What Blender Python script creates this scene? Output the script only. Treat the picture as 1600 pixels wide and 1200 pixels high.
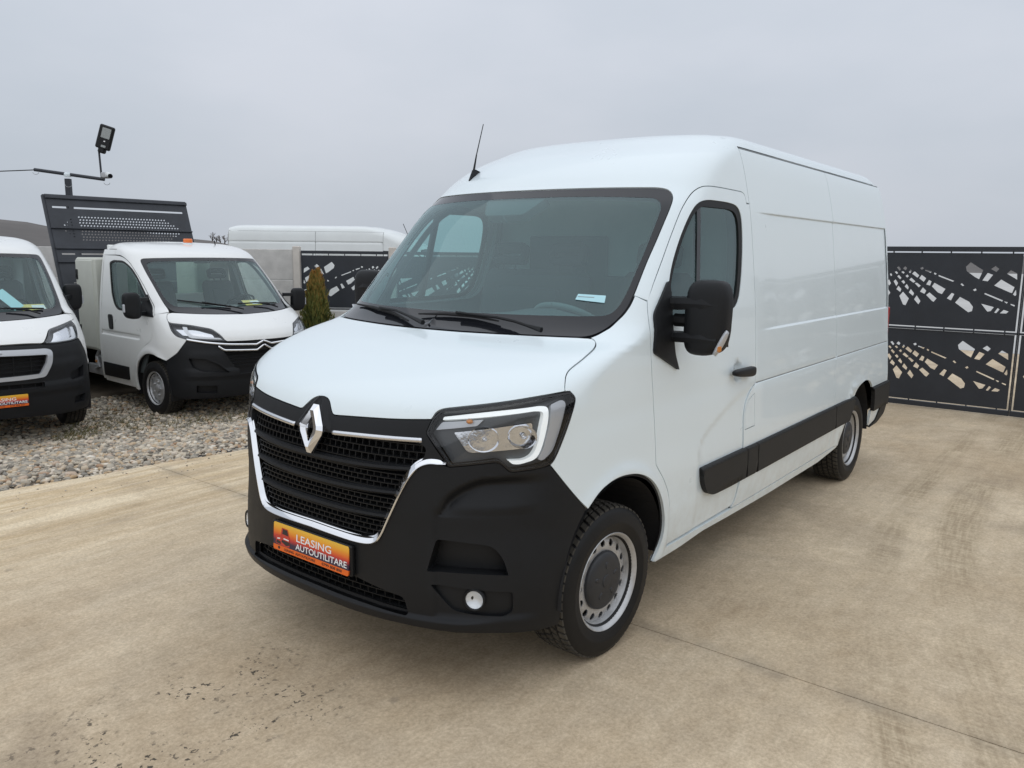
import bpy, math, random
import numpy as np
from mathutils import Vector, Matrix
from mathutils.geometry import delaunay_2d_cdt

R = math.radians
SC = bpy.context.scene
for o in list(bpy.data.objects):
    bpy.data.objects.remove(o)
COL = SC.collection

# ------------------------------------------------------------------ camera
cam_d = bpy.data.cameras.new('camera')
cam_d.sensor_width = 36.0
cam_d.lens = 1247.42 / 1600 * 36
cam_d.clip_start = 0.05
cam_d.clip_end = 4000
cam = bpy.data.objects.new('camera', cam_d)
cam.location = (2.9285, 2.7060, 1.7794)
cam.rotation_euler = (1.409589, -0.011454, 2.237343)
COL.objects.link(cam)
SC.camera = cam
SC.render.resolution_x, SC.render.resolution_y = 1024, 768

# ------------------------------------------------------------------ world: overcast sky
SUN_EL, SUN_AZ = R(50), R(52)
world = bpy.data.worlds.new('World')
SC.world = world
world.use_nodes = True
nt = world.node_tree
nt.nodes.clear()
wo = nt.nodes.new('ShaderNodeOutputWorld')
bg = nt.nodes.new('ShaderNodeBackground')
sky = nt.nodes.new('ShaderNodeTexSky')
sky.sky_type = 'NISHITA'
sky.sun_disc = False
sky.sun_elevation = SUN_EL
sky.sun_rotation = SUN_AZ
sky.dust_density = 4.0
tc = nt.nodes.new('ShaderNodeTexCoord')
sep = nt.nodes.new('ShaderNodeSeparateXYZ')
nt.links.new(tc.outputs['Generated'], sep.inputs[0])
# even cloud deck, brighter overhead as any overcast sky
mr = nt.nodes.new('ShaderNodeMapRange')
mr.inputs['From Min'].default_value = 0.0
mr.inputs['From Max'].default_value = 1.0
mr.inputs['To Min'].default_value = 0.97
mr.inputs['To Max'].default_value = 1.62
nt.links.new(sep.outputs['Z'], mr.inputs['Value'])
mp = nt.nodes.new('ShaderNodeMapping')
mp.inputs['Scale'].default_value = (1.3, 1.3, 3.2)
nt.links.new(tc.outputs['Generated'], mp.inputs['Vector'])
nz = nt.nodes.new('ShaderNodeTexNoise')
nz.inputs['Scale'].default_value = 1.6
nz.inputs['Detail'].default_value = 5
nz.inputs['Roughness'].default_value = 0.5
nt.links.new(mp.outputs[0], nz.inputs['Vector'])
cr = nt.nodes.new('ShaderNodeValToRGB')
cr.color_ramp.elements[0].position = 0.3
cr.color_ramp.elements[0].color = (4.55, 5.00, 5.60, 1)
cr.color_ramp.elements[1].position = 0.72
cr.color_ramp.elements[1].color = (5.55, 5.84, 6.42, 1)
nt.links.new(nz.outputs['Fac'], cr.inputs['Fac'])
mul = nt.nodes.new('ShaderNodeVectorMath')
mul.operation = 'SCALE'
nt.links.new(cr.outputs['Color'], mul.inputs[0])
nt.links.new(mr.outputs[0], mul.inputs['Scale'])
mix = nt.nodes.new('ShaderNodeMix')
mix.data_type = 'RGBA'
mix.inputs['Factor'].default_value = 0.94
nt.links.new(sky.outputs[0], mix.inputs['A'])
nt.links.new(mul.outputs[0], mix.inputs['B'])
nt.links.new(mix.outputs['Result'], bg.inputs['Color'])
bg.inputs['Strength'].default_value = 0.095
nt.links.new(bg.outputs[0], wo.inputs[0])

sun_d = bpy.data.lights.new('sun', 'SUN')
sun_d.energy = 0.75
sun_d.angle = R(165)
sun_d.color = (1.0, 0.98, 0.95)
sun = bpy.data.objects.new('sun', sun_d)
sun.rotation_euler = Vector((math.sin(SUN_AZ) * math.cos(SUN_EL), math.cos(SUN_AZ) * math.cos(SUN_EL), math.sin(SUN_EL))).to_track_quat('Z', 'Y').to_euler()
COL.objects.link(sun)

SC.view_settings.view_transform = 'Standard'
SC.view_settings.look = 'None'
SC.view_settings.exposure = 0.22
SC.view_settings.gamma = 1.0
SC.render.engine = 'CYCLES'
SC.cycles.max_bounces = 10
SC.cycles.transparent_max_bounces = 16

# ------------------------------------------------------------------ materials
MATS = {}
def nodes_of(name):
    m = bpy.data.materials.new(name)
    m.use_nodes = True
    MATS[name] = m
    return m, m.node_tree, m.node_tree.nodes['Principled BSDF']

def mat(name, col, rough=.5, metal=0., coat=0., coat_r=.04, vary=0., vscale=3., bump=0., bscale=200., spec=.5, emit=0., rvary=0.):
    m, t, p = nodes_of(name)
    p.inputs['Base Color'].default_value = (*col, 1)
    p.inputs['Roughness'].default_value = rough
    p.inputs['Metallic'].default_value = metal
    p.inputs['Specular IOR Level'].default_value = spec
    p.inputs['Coat Weight'].default_value = coat
    p.inputs['Coat Roughness'].default_value = coat_r
    if emit:
        p.inputs['Emission Color'].default_value = (*col, 1)
        p.inputs['Emission Strength'].default_value = emit
    if vary or bump or rvary:
        c = t.nodes.new('ShaderNodeTexCoord')
    if vary or rvary:
        n = t.nodes.new('ShaderNodeTexNoise')
        n.inputs['Scale'].default_value = vscale
        n.inputs['Detail'].default_value = 6
        n.inputs['Roughness'].default_value = .65
        t.links.new(c.outputs['Object'], n.inputs['Vector'])
    if vary:
        r = t.nodes.new('ShaderNodeValToRGB')
        r.color_ramp.elements[0].position = .3
        r.color_ramp.elements[1].position = .7
        r.color_ramp.elements[0].color = (*[max(0, k * (1 - vary)) for k in col], 1)
        r.color_ramp.elements[1].color = (*[min(1, k * (1 + vary)) for k in col], 1)
        t.links.new(n.outputs['Fac'], r.inputs['Fac'])
        t.links.new(r.outputs['Color'], p.inputs['Base Color'])
    if rvary:
        q = t.nodes.new('ShaderNodeMapRange')
        q.inputs['From Min'].default_value = .3
        q.inputs['From Max'].default_value = .7
        q.inputs['To Min'].default_value = max(.02, rough - rvary)
        q.inputs['To Max'].default_value = min(1, rough + rvary)
        t.links.new(n.outputs['Fac'], q.inputs['Value'])
        t.links.new(q.outputs[0], p.inputs['Roughness'])
    if bump:
        b = t.nodes.new('ShaderNodeBump')
        b.inputs['Strength'].default_value = bump
        b.inputs['Distance'].default_value = .002
        n2 = t.nodes.new('ShaderNodeTexNoise')
        n2.inputs['Scale'].default_value = bscale
        n2.inputs['Detail'].default_value = 4
        t.links.new(c.outputs['Object'], n2.inputs['Vector'])
        t.links.new(n2.outputs['Fac'], b.inputs['Height'])
        t.links.new(b.outputs[0], p.inputs['Normal'])
    return m

def glass(name, tint, ior=1.5, painted_haze=0.):
    m = bpy.data.materials.new(name)
    m.use_nodes = True
    MATS[name] = m
    t = m.node_tree
    t.nodes.clear()
    o = t.nodes.new('ShaderNodeOutputMaterial')
    tr = t.nodes.new('ShaderNodeBsdfTransparent')
    tr.inputs[0].default_value = (*tint, 1)
    gl = t.nodes.new('ShaderNodeBsdfGlossy')
    gl.inputs['Color'].default_value = (.84, 1, 1, 1) if painted_haze else (1, 1, 1, 1)
    gl.inputs['Roughness'].default_value = .015
    fr = t.nodes.new('ShaderNodeFresnel')
    ge = t.nodes.new('ShaderNodeNewGeometry')
    mi = t.nodes.new('ShaderNodeMapRange')          # thin pane: same reflectance from both faces
    mi.inputs['To Min'].default_value = ior
    mi.inputs['To Max'].default_value = 1 / ior
    t.links.new(ge.outputs['Backfacing'], mi.inputs['Value'])
    t.links.new(mi.outputs[0], fr.inputs['IOR'])
    mx = t.nodes.new('ShaderNodeMixShader')
    t.links.new(fr.outputs[0], mx.inputs[0])
    t.links.new(tr.outputs[0], mx.inputs[1])
    t.links.new(gl.outputs[0], mx.inputs[2])
    last = mx.outputs[0]
    if painted_haze:                                        # cyan diffuse layer paints a pale sky-reflection haze onto the pane
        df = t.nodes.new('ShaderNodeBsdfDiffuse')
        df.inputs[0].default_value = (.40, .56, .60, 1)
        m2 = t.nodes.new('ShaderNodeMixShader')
        m2.inputs[0].default_value = painted_haze
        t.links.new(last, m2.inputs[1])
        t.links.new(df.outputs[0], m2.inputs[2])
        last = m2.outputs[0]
    t.links.new(last, o.inputs[0])
    return m

def paint(name, col, coat):
    """clear-coated van paint with a faint road film low down"""
    m = mat(name, col, .32, coat=coat, coat_r=.05, rvary=.06, vscale=2.)
    t = m.node_tree; p = t.nodes['Principled BSDF']
    c = t.nodes.new('ShaderNodeTexCoord'); s_ = t.nodes.new('ShaderNodeSeparateXYZ'); t.links.new(c.outputs['Object'], s_.inputs[0])
    a = t.nodes.new('ShaderNodeMapRange'); a.inputs['From Min'].default_value = .85; a.inputs['From Max'].default_value = .30; a.inputs['To Max'].default_value = .34
    t.links.new(s_.outputs['Z'], a.inputs['Value'])
    n = t.nodes.new('ShaderNodeTexNoise'); n.inputs['Scale'].default_value = 9.; n.inputs['Detail'].default_value = 7; n.inputs['Roughness'].default_value = .7
    t.links.new(c.outputs['Object'], n.inputs['Vector'])
    q = t.nodes.new('ShaderNodeMapRange'); q.inputs['From Min'].default_value = .42; q.inputs['From Max'].default_value = .72
    t.links.new(n.outputs['Fac'], q.inputs['Value'])
    x = t.nodes.new('ShaderNodeMath'); x.operation = 'MULTIPLY'; t.links.new(a.outputs[0], x.inputs[0]); t.links.new(q.outputs[0], x.inputs[1])
    k = t.nodes.new('ShaderNodeMix'); k.data_type = 'RGBA'; k.inputs['A'].default_value = (*col, 1); k.inputs['B'].default_value = (.42, .38, .31, 1)
    t.links.new(x.outputs[0], k.inputs['Factor']); t.links.new(k.outputs['Result'], p.inputs['Base Color'])
paint('white_paint', (.745, .825, .850), .55)
paint('white_paint_warm', (.79, .80, .785), .5)
mat('white_paint_aged', (.72, .75, .74), .4, coat=.5, coat_r=.1, vary=.04, vscale=2.)
mat('box_white', (.56, .57, .51), .5, vary=.05, vscale=3.)
mat('sealant', (.22, .24, .25), .7)
mat('gap_black', (.012, .012, .013), .8)
mat('plastic_black', (.0095, .0103, .0118), .5, spec=.27, vary=.12, vscale=5, bump=.25, bscale=600, rvary=.06)
mat('plastic_dark', (.008, .0085, .0095), .48, spec=.3, bump=.1, bscale=400)
mat('plastic_trim', (.017, .017, .017), .58, spec=.28, bump=.3, bscale=500, vary=.1)
mat('gloss_black', (.008, .008, .009), .12)
mat('frit', (.012, .013, .016), .06)
mat('rubber', (.008, .008, .0085), .55, spec=.3, vary=.2, vscale=9, bump=.2, bscale=120)
mat('tread', (.050, .045, .036), .85, vary=.45, vscale=7, bump=.4, bscale=90)
mat('chrome', (.82, .83, .85), .07, metal=1.)
mat('satin_chrome', (.66, .67, .69), .22, metal=1.)
mat('silver_plastic', (.52, .54, .57), .3, metal=.35)
mat('rim_silver', (.50, .505, .51), .42, metal=.6, vary=.15, vscale=14, rvary=.1)
mat('rim_cap', (.022, .024, .028), .48, vary=.2, vscale=12)
mat('drl_white', (.86, .90, .90), .25, coat=1., emit=.35)
mat('strip_clear', (.70, .72, .74), .25, coat=1.)
mat('lamp_bright', (.80, .82, .84), .22, metal=.35, bump=.8, bscale=60)
mat('lamp_dark', (.085, .09, .095), .3, metal=.3)
mat('reflector', (.75, .76, .78), .12, metal=1., bump=.7, bscale=35)
mat('amber', (.55, .20, .03), .25, coat=1.)
mat('orange', (.80, .17, .01), .3, coat=1.)
mat('red_lens', (.35, .01, .01), .2, coat=1.)
mat('interior_grey', (.10, .115, .12), .75, vary=.1)
mat('interior_light', (.40, .44, .445), .8, vary=.08)
mat('cab_light', (.80, .82, .80), .8)
mat('wheel_rim', (.20, .21, .215), .5)
mat('seat_fabric', (.06, .065, .07), .9, bump=.4, bscale=300)
mat('paper', (.80, .84, .84), .6)
mat('paper_cyan', (.45, .72, .78), .6)
mat('paper_yellow', (.75, .62, .18), .6)
mat('print_grey', (.25, .27, .28), .6)
mat('steel_dark', (.022, .026, .034), .5, vary=.15, vscale=4, bump=.12, bscale=150)
mat('tipper_steel', (.030, .034, .042), .55, vary=.25, vscale=3, bump=.2, bscale=60)
mat('galv', (.42, .43, .44), .45, metal=.6, vary=.2, vscale=12)
mat('lamp_lens', (.30, .32, .31), .25)
mat('twig', (.21, .19, .18), .95)
mat('bark', (.07, .055, .04), .9, vary=.3)
glass('glass_wind', (.54, .76, .75), ior=1.7, painted_haze=.085)
glass('glass_clear', (.80, .90, .88), ior=1.6, painted_haze=.02)
glass('glass_side', (.52, .70, .69), ior=1.75, painted_haze=.015)
glass('glass_lamp', (.93, .94, .95), ior=1.45)

def link(name, me, parent=None):
    o = bpy.data.objects.new(name, me)
    COL.objects.link(o)
    if parent is not None:
        o.parent = parent
    return o

def thing(name, label, cat, loc=(0, 0, 0), rotz=0., group=None):
    o = bpy.data.objects.new(name, None)
    o.empty_display_size = .2
    COL.objects.link(o)
    o.location = loc
    o.rotation_euler = (0, 0, rotz)
    o['label'] = label
    o['category'] = cat
    if group:
        o['group'] = group
    return o

def tag(o, label=None, cat=None, group=None, kind=None):
    for k, v in (('label', label), ('category', cat), ('group', group), ('kind', kind)):
        if v:
            o[k] = v
    return o

def mk(name, V, F, mats, parent=None, smooth=False, N=None, MI=None, mirror=False, label=None):
    V = np.asarray(V, float)
    if mirror:
        V = V * [1, -1, 1]
        F = [tuple(reversed(f)) for f in F]
        if N is not None:
            N = np.asarray(N) * [1, -1, 1]
    me = bpy.data.meshes.new(name)
    me.from_pydata(V.tolist(), [], [tuple(int(i) for i in f) for f in F])
    if isinstance(mats, str):
        mats = [mats]
    for m in mats:
        me.materials.append(MATS[m])
    if MI is not None:
        me.polygons.foreach_set('material_index', list(MI))
    if smooth or N is not None:
        me.polygons.foreach_set('use_smooth', [True] * len(me.polygons))
    if N is not None:
        me.normals_split_custom_set_from_vertices([tuple(n) for n in N])
    me.update()
    o = link(name, me, parent)
    if label:
        o['label'] = label
    return o

class MB:
    """collects faces of ONE part"""
    def __init__(s):
        s.V = []; s.F = []; s.MI = []
    def add(s, V, F, mi=0):
        k = len(s.V)
        s.V += [tuple(v) for v in V]
        s.F += [tuple(i + k for i in f) for f in F]
        s.MI += [mi] * len(F)
        return s
    def box(s, c, size, bev=.004, rot=None, mi=0):
        return s.add(*cbox(c, size, bev, rot), mi=mi)
    def build(s, name, mats, parent=None, smooth=False, mirror=False, label=None):
        return mk(name, s.V, s.F, mats, parent, smooth, MI=s.MI, mirror=mirror, label=label)

def cbox(c, size, bev=.004, rot=None):
    h = np.array(size, float) / 2
    b = min(bev, *(h * .95))
    V = []; idx = {}
    for sx in (-1, 1):
        for sy in (-1, 1):
            for sz in (-1, 1):
                for a in range(3):
                    p = np.array([sx, sy, sz]) * h
                    q = p.copy()
                    for j in range(3):
                        if j != a:
                            q[j] -= np.array([sx, sy, sz])[j] * b
                    idx[(sx, sy, sz, a)] = len(V)
                    V.append(q)
    F = []
    for a in range(3):
        u, v = [(1, 2), (2, 0), (0, 1)][a]
        for sg in (-1, 1):
            f = []
            for su, sv in ((-1, -1), (1, -1), (1, 1), (-1, 1)):
                k = [0, 0, 0]; k[a] = sg; k[u] = su; k[v] = sv
                f.append(idx[(*k, a)])
            F.append(f if sg > 0 else f[::-1])
    for a in range(3):
        u, v = [(1, 2), (2, 0), (0, 1)][a]
        for su in (-1, 1):
            for sv in (-1, 1):
                k0 = [0, 0, 0]; k0[a] = -1; k0[u] = su; k0[v] = sv
                k1 = list(k0); k1[a] = 1
                f = [idx[(*k0, u)], idx[(*k1, u)], idx[(*k1, v)], idx[(*k0, v)]]
                F.append(f if su * sv < 0 else f[::-1])
    for sx in (-1, 1):
        for sy in (-1, 1):
            for sz in (-1, 1):
                f = [idx[(sx, sy, sz, a)] for a in range(3)]
                F.append(f if sx * sy * sz > 0 else f[::-1])
    V = np.array(V)
    if rot is not None:
        V = V @ np.array(Matrix.Rotation(1, 3, 'X').to_3x3() if False else rot).T
    return V + np.array(c, float), F

def rotm(ax, ang):
    return np.array(Matrix.Rotation(ang, 3, ax))

def loft(rings, closed=True, cap0=True, cap1=True):
    V = []; F = []
    n = len(rings[0])
    for r in rings:
        V += [tuple(p) for p in r]
    for i in range(len(rings) - 1):
        for j in range(n if closed else n - 1):
            k = (j + 1) % n
            F.append((i * n + j, i * n + k, (i + 1) * n + k, (i + 1) * n + j))
    if cap0:
        F.append(tuple(range(n))[::-1])
    if cap1:
        F.append(tuple((len(rings) - 1) * n + j for j in range(n)))
    return V, F

def tube(path, r, n=8, caps=True):
    path = [np.array(p, float) for p in path]
    rr = r if hasattr(r, '__len__') else [r] * len(path)
    rings = []
    up = None
    for i, p in enumerate(path):
        d = (path[min(i + 1, len(path) - 1)] - path[max(i - 1, 0)])
        d = d / (np.linalg.norm(d) + 1e-12)
        if up is None:
            up = np.array([0, 0, 1.]) if abs(d[2]) < .9 else np.array([1., 0, 0])
        a = np.cross(d, up); a /= np.linalg.norm(a)
        up = np.cross(a, d)
        rings.append([p + rr[i] * (math.cos(t) * a + math.sin(t) * up) for t in np.linspace(0, 2 * math.pi, n, endpoint=False)])
    V, F = loft(rings, True, caps, caps)
    return V, [f[::-1] for f in F]

def lathe(prof, n=48, axis='y', cap=False):
    """prof [(r,h)...] revolved; h along axis"""
    V = []; F = []
    for r, h in prof:
        for t in np.linspace(0, 2 * math.pi, n, endpoint=False):
            a, b = r * math.cos(t), r * math.sin(t)
            V.append((a, h, b) if axis == 'y' else (h, a, b) if axis == 'x' else (a, b, h))
    for i in range(len(prof) - 1):
        for j in range(n):
            k = (j + 1) % n
            F.append((i * n + j, i * n + k, (i + 1) * n + k, (i + 1) * n + j))
    if cap:
        F.append(tuple((len(prof) - 1) * n + j for j in range(n)))
    return V, F

# ------------------------------------------------------------------ 2D outlines
def rp(pts, r=0., closed=True, step=.015, k=7):
    """polyline / polygon with rounded corners, densified"""
    q = [pts[0]]
    for p in pts[1:]:
        if math.hypot(p[0] - q[-1][0], p[1] - q[-1][1]) > 1e-6:
            q.append(p)
    pts = q
    n = len(pts); out = []
    P = [np.array(p[:2], float) for p in pts]
    rad = [(p[2] if len(p) > 2 else r) for p in pts]
    for i in range(n):
        if rad[i] <= 0 or (not closed and i in (0, n - 1)):
            out.append(P[i]); continue
        a = P[i - 1] - P[i]; b = P[(i + 1) % n] - P[i]
        la, lb = np.linalg.norm(a), np.linalg.norm(b)
        A = P[i] + a / la * min(rad[i], la * .499)
        B = P[i] + b / lb * min(rad[i], lb * .499)
        for t in np.linspace(0, 1, k):
            out.append((1 - t) ** 2 * A + 2 * t * (1 - t) * P[i] + t * t * B)
    res = []
    m = len(out)
    for i in range(m if closed else m - 1):
        a = out[i]; b = out[(i + 1) % m]
        d = np.linalg.norm(b - a)
        if d < 1e-5:
            continue
        q = max(1, int(math.ceil(d / step)))
        for j in range(q):
            res.append(a + (b - a) * j / q)
    if not closed:
        res.append(out[-1])
    return np.array(res)

def area2(L):
    x, y = L[:, 0], L[:, 1]
    return .5 * np.sum(x * np.roll(y, -1) - np.roll(x, -1) * y)

def inpoly(pts, L):
    x, y = pts[:, 0][:, None], pts[:, 1][:, None]
    x0, y0 = L[:, 0][None], L[:, 1][None]
    x1, y1 = np.roll(L[:, 0], -1)[None], np.roll(L[:, 1], -1)[None]
    c = (y0 > y) != (y1 > y)
    with np.errstate(divide='ignore', invalid='ignore'):
        xi = (x1 - x0) * (y - y0) / (y1 - y0) + x0
    return (np.sum(c & (x < xi), 1) % 2) == 1

def offs(L, d):
    """move a loop along its right-hand normal (outward for CCW) by d"""
    a = L - np.roll(L, 1, 0); b = np.roll(L, -1, 0) - L
    a /= np.linalg.norm(a, axis=1)[:, None] + 1e-12
    b /= np.linalg.norm(b, axis=1)[:, None] + 1e-12
    na = np.stack([a[:, 1], -a[:, 0]], 1); nb = np.stack([b[:, 1], -b[:, 0]], 1)
    n = na + nb
    n /= np.linalg.norm(n, axis=1)[:, None] + 1e-9
    co = np.clip(np.sum(n * na, 1), .5, 1)
    return L + n * (d / co)[:, None], n

def tri2d(loops, grid_pts):
    """triangulate loops[0] minus loops[1:], with extra interior points"""
    allp = [tuple(p) for L in loops for p in L]
    E = []; k = 0
    for L in loops:
        n = len(L)
        E += [(k + i, k + (i + 1) % n) for i in range(n)]
        k += n
    if len(grid_pts):
        ins = inpoly(grid_pts, loops[0])
        for h in loops[1:]:
            ins &= ~inpoly(grid_pts, h)
        grid_pts = grid_pts[ins]
        allb = np.array(allp)
        keep = np.ones(len(grid_pts), bool)
        for i in range(0, len(grid_pts), 2000):
            g = grid_pts[i:i + 2000]
            keep[i:i + 2000] = (((g[:, None] - allb[None]) ** 2).sum(2).min(1) > .0045 ** 2)
        allp += [tuple(p) for p in grid_pts[keep]]
    v, e, f, _, _, _ = delaunay_2d_cdt([Vector(p) for p in allp], E, [], 0, 1e-7)
    P = np.array([(q.x, q.y) for q in v])
    T = np.array([tuple(x) for x in f if len(x) == 3])
    c = P[T].mean(1)
    ins = inpoly(c, loops[0])
    for h in loops[1:]:
        ins &= ~inpoly(c, h)
    T = T[ins]
    a = P[T]
    sg = (a[:, 1, 0] - a[:, 0, 0]) * (a[:, 2, 1] - a[:, 0, 1]) - (a[:, 2, 0] - a[:, 0, 0]) * (a[:, 1, 1] - a[:, 0, 1])
    T[sg < 0] = T[sg < 0][:, ::-1]
    T = T[np.abs(sg) > 1e-10]
    return P, T

def plate(loops, hfun=None, thick=.004, grid=0., skirt_in=None):
    """flat sheet (u,v) -> (u, h, v) with real holes and thickness; front faces -h direction is +y"""
    L0 = loops[0] if area2(loops[0]) > 0 else loops[0][::-1]
    LS = [L0] + [(h if area2(h) < 0 else h[::-1]) for h in loops[1:]]
    g = np.zeros((0, 2))
    if grid:
        a, b = L0.min(0), L0.max(0)
        g = np.stack(np.meshgrid(np.arange(a[0] + grid / 2, b[0], grid), np.arange(a[1] + grid / 2, b[1], grid)), -1).reshape(-1, 2)
    P, T = tri2d(LS, g)
    hf = hfun or (lambda u, v: np.zeros_like(u))
    h = hf(P[:, 0], P[:, 1])
    n = len(P)
    V = np.concatenate([np.stack([P[:, 0], h, P[:, 1]], 1), np.stack([P[:, 0], h - thick, P[:, 1]], 1)])
    F = [tuple(t)[::-1] for t in T] + [tuple(n + t) for t in T]
    MBm = MB().add(V, F)
    for L in LS:
        hh = hf(L[:, 0], L[:, 1]); m = len(L)
        W = np.concatenate([np.stack([L[:, 0], hh, L[:, 1]], 1), np.stack([L[:, 0], hh - thick, L[:, 1]], 1)])
        MBm.add(W, [(i, (i + 1) % m, m + (i + 1) % m, m + i) for i in range(m)])
    return MBm

# ------------------------------------------------------------------ vehicle body surface
def pchip(xs, ys):
    xs = np.array(xs, float); ys = np.array(ys, float); h = np.diff(xs); dl = np.diff(ys) / h; d = np.zeros_like(ys)
    for i in range(1, len(xs) - 1):
        if dl[i - 1] * dl[i] > 0:
            w1 = 2 * h[i] + h[i - 1]; w2 = h[i] + 2 * h[i - 1]; d[i] = (w1 + w2) / (w1 / dl[i - 1] + w2 / dl[i])
    d[0] = dl[0]; d[-1] = dl[-1]
    def f(x):
        x = np.clip(np.asarray(x, float), xs[0], xs[-1]); i = np.clip(np.searchsorted(xs, x) - 1, 0, len(xs) - 2)
        t = (x - xs[i]) / h[i]; a = ys[i]; b = ys[i + 1]
        return a * (1 + 2 * t) * (1 - t) ** 2 + d[i] * h[i] * t * (1 - t) ** 2 + b * t * t * (3 - 2 * t) + d[i + 1] * h[i] * t * t * (t - 1)
    return f

def sst(x, a, b):
    t = np.clip((x - a) / (b - a), 0, 1)
    return t * t * (3 - 2 * t)

class Surf:
    """vehicle skin as horizontal slices: a superellipse nose running into a straight side.
       surface coordinates (s,z) with s = y - x, left half (y>=0); x forward, y left."""
    def __init__(s, T, taper=.0066, xt=-1.6):
        T = np.array(T, float); z = T[:, 0]
        s.Xf = pchip(z, T[:, 1]); s.D = pchip(z, T[:, 2]); s.n = pchip(z, T[:, 3]); s.m = pchip(z, T[:, 4]); s.Wz = pchip(z, T[:, 5])
        s.taper = taper; s.xt = xt; s.z0 = z[0]; s.z1 = z[-1]
    def W(s, x, z):
        return s.Wz(z) * (1 - s.taper * np.clip(s.xt - x, 0, None))
    def side(s, x, z):
        x = np.asarray(x, float); z = np.asarray(z, float)
        x0 = s.Xf(z) - s.D(z); t = np.clip((x - x0) / s.D(z), 0, 1)
        return s.W(x, z) * (1 - t ** s.n(z)) ** (1 / s.m(z))
    def front(s, y, z):
        y = np.abs(np.asarray(y, float)); z = np.asarray(z, float)
        t = np.clip(y / s.Wz(z), 0, 1)
        return s.Xf(z) - s.D(z) + s.D(z) * (1 - t ** s.m(z)) ** (1 / s.n(z))
    def P(s, sv, z):
        sv = np.asarray(sv, float); z = np.asarray(z, float)
        W = s.Wz(z); D = s.D(z); x0 = s.Xf(z) - D; n = s.n(z); m = s.m(z)
        lo = np.zeros_like(sv); hi = np.ones_like(sv) * (math.pi / 2)
        for _ in range(44):
            mid = (lo + hi) / 2
            v = W * np.sin(mid) ** (2 / m) - x0 - D * np.cos(mid) ** (2 / n)
            up = v < sv
            lo = np.where(up, mid, lo); hi = np.where(up, hi, mid)
        a = (lo + hi) / 2
        x = x0 + D * np.cos(a) ** (2 / n); y = W * np.sin(a) ** (2 / m)
        st = sv > W - x0
        xs = W - sv
        for _ in range(4):
            xs = s.W(xs, z) - sv
        x = np.where(st, xs, x); y = np.where(st, s.W(xs, z), y)
        y = np.where(y < 1e-5, 0, y)
        return np.stack([x, y, z], -1)
    def N(s, sv, z, e=2e-3):
        a = s.P(sv + e, z) - s.P(sv - e, z)
        z1 = np.clip(z + e, s.z0, s.z1); z2 = np.clip(z - e, s.z0, s.z1)
        b = s.P(sv, z1) - s.P(sv, z2)
        n = np.cross(a, b)
        n /= np.linalg.norm(n, axis=-1)[..., None] + 1e-12
        y = s.P(sv, z)[..., 1]
        n[..., 1] = np.where(y < 1e-3, 0, n[..., 1])
        return n / (np.linalg.norm(n, axis=-1)[..., None] + 1e-12)

def SD(S, pts, r=0., step=.015, closed=True):
    L = rp(pts, r, closed, step)
    return np.stack([S.side(L[:, 0], L[:, 1]) - L[:, 0], L[:, 1]], 1)

def FR(S, pts, r=0., step=.012, closed=True):
    L = rp(pts, r, closed, step)
    return np.stack([np.abs(L[:, 0]) - S.front(L[:, 0], L[:, 1]), L[:, 1]], 1)

def XZ(pts, r=0., step=.012, closed=True):
    """points (x,y,z[,r]) lying on the skin"""
    return rp([(p[1] - p[0], p[2], *(p[3:4] if len(p) > 3 else ())) for p in pts], r, closed, step)

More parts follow.
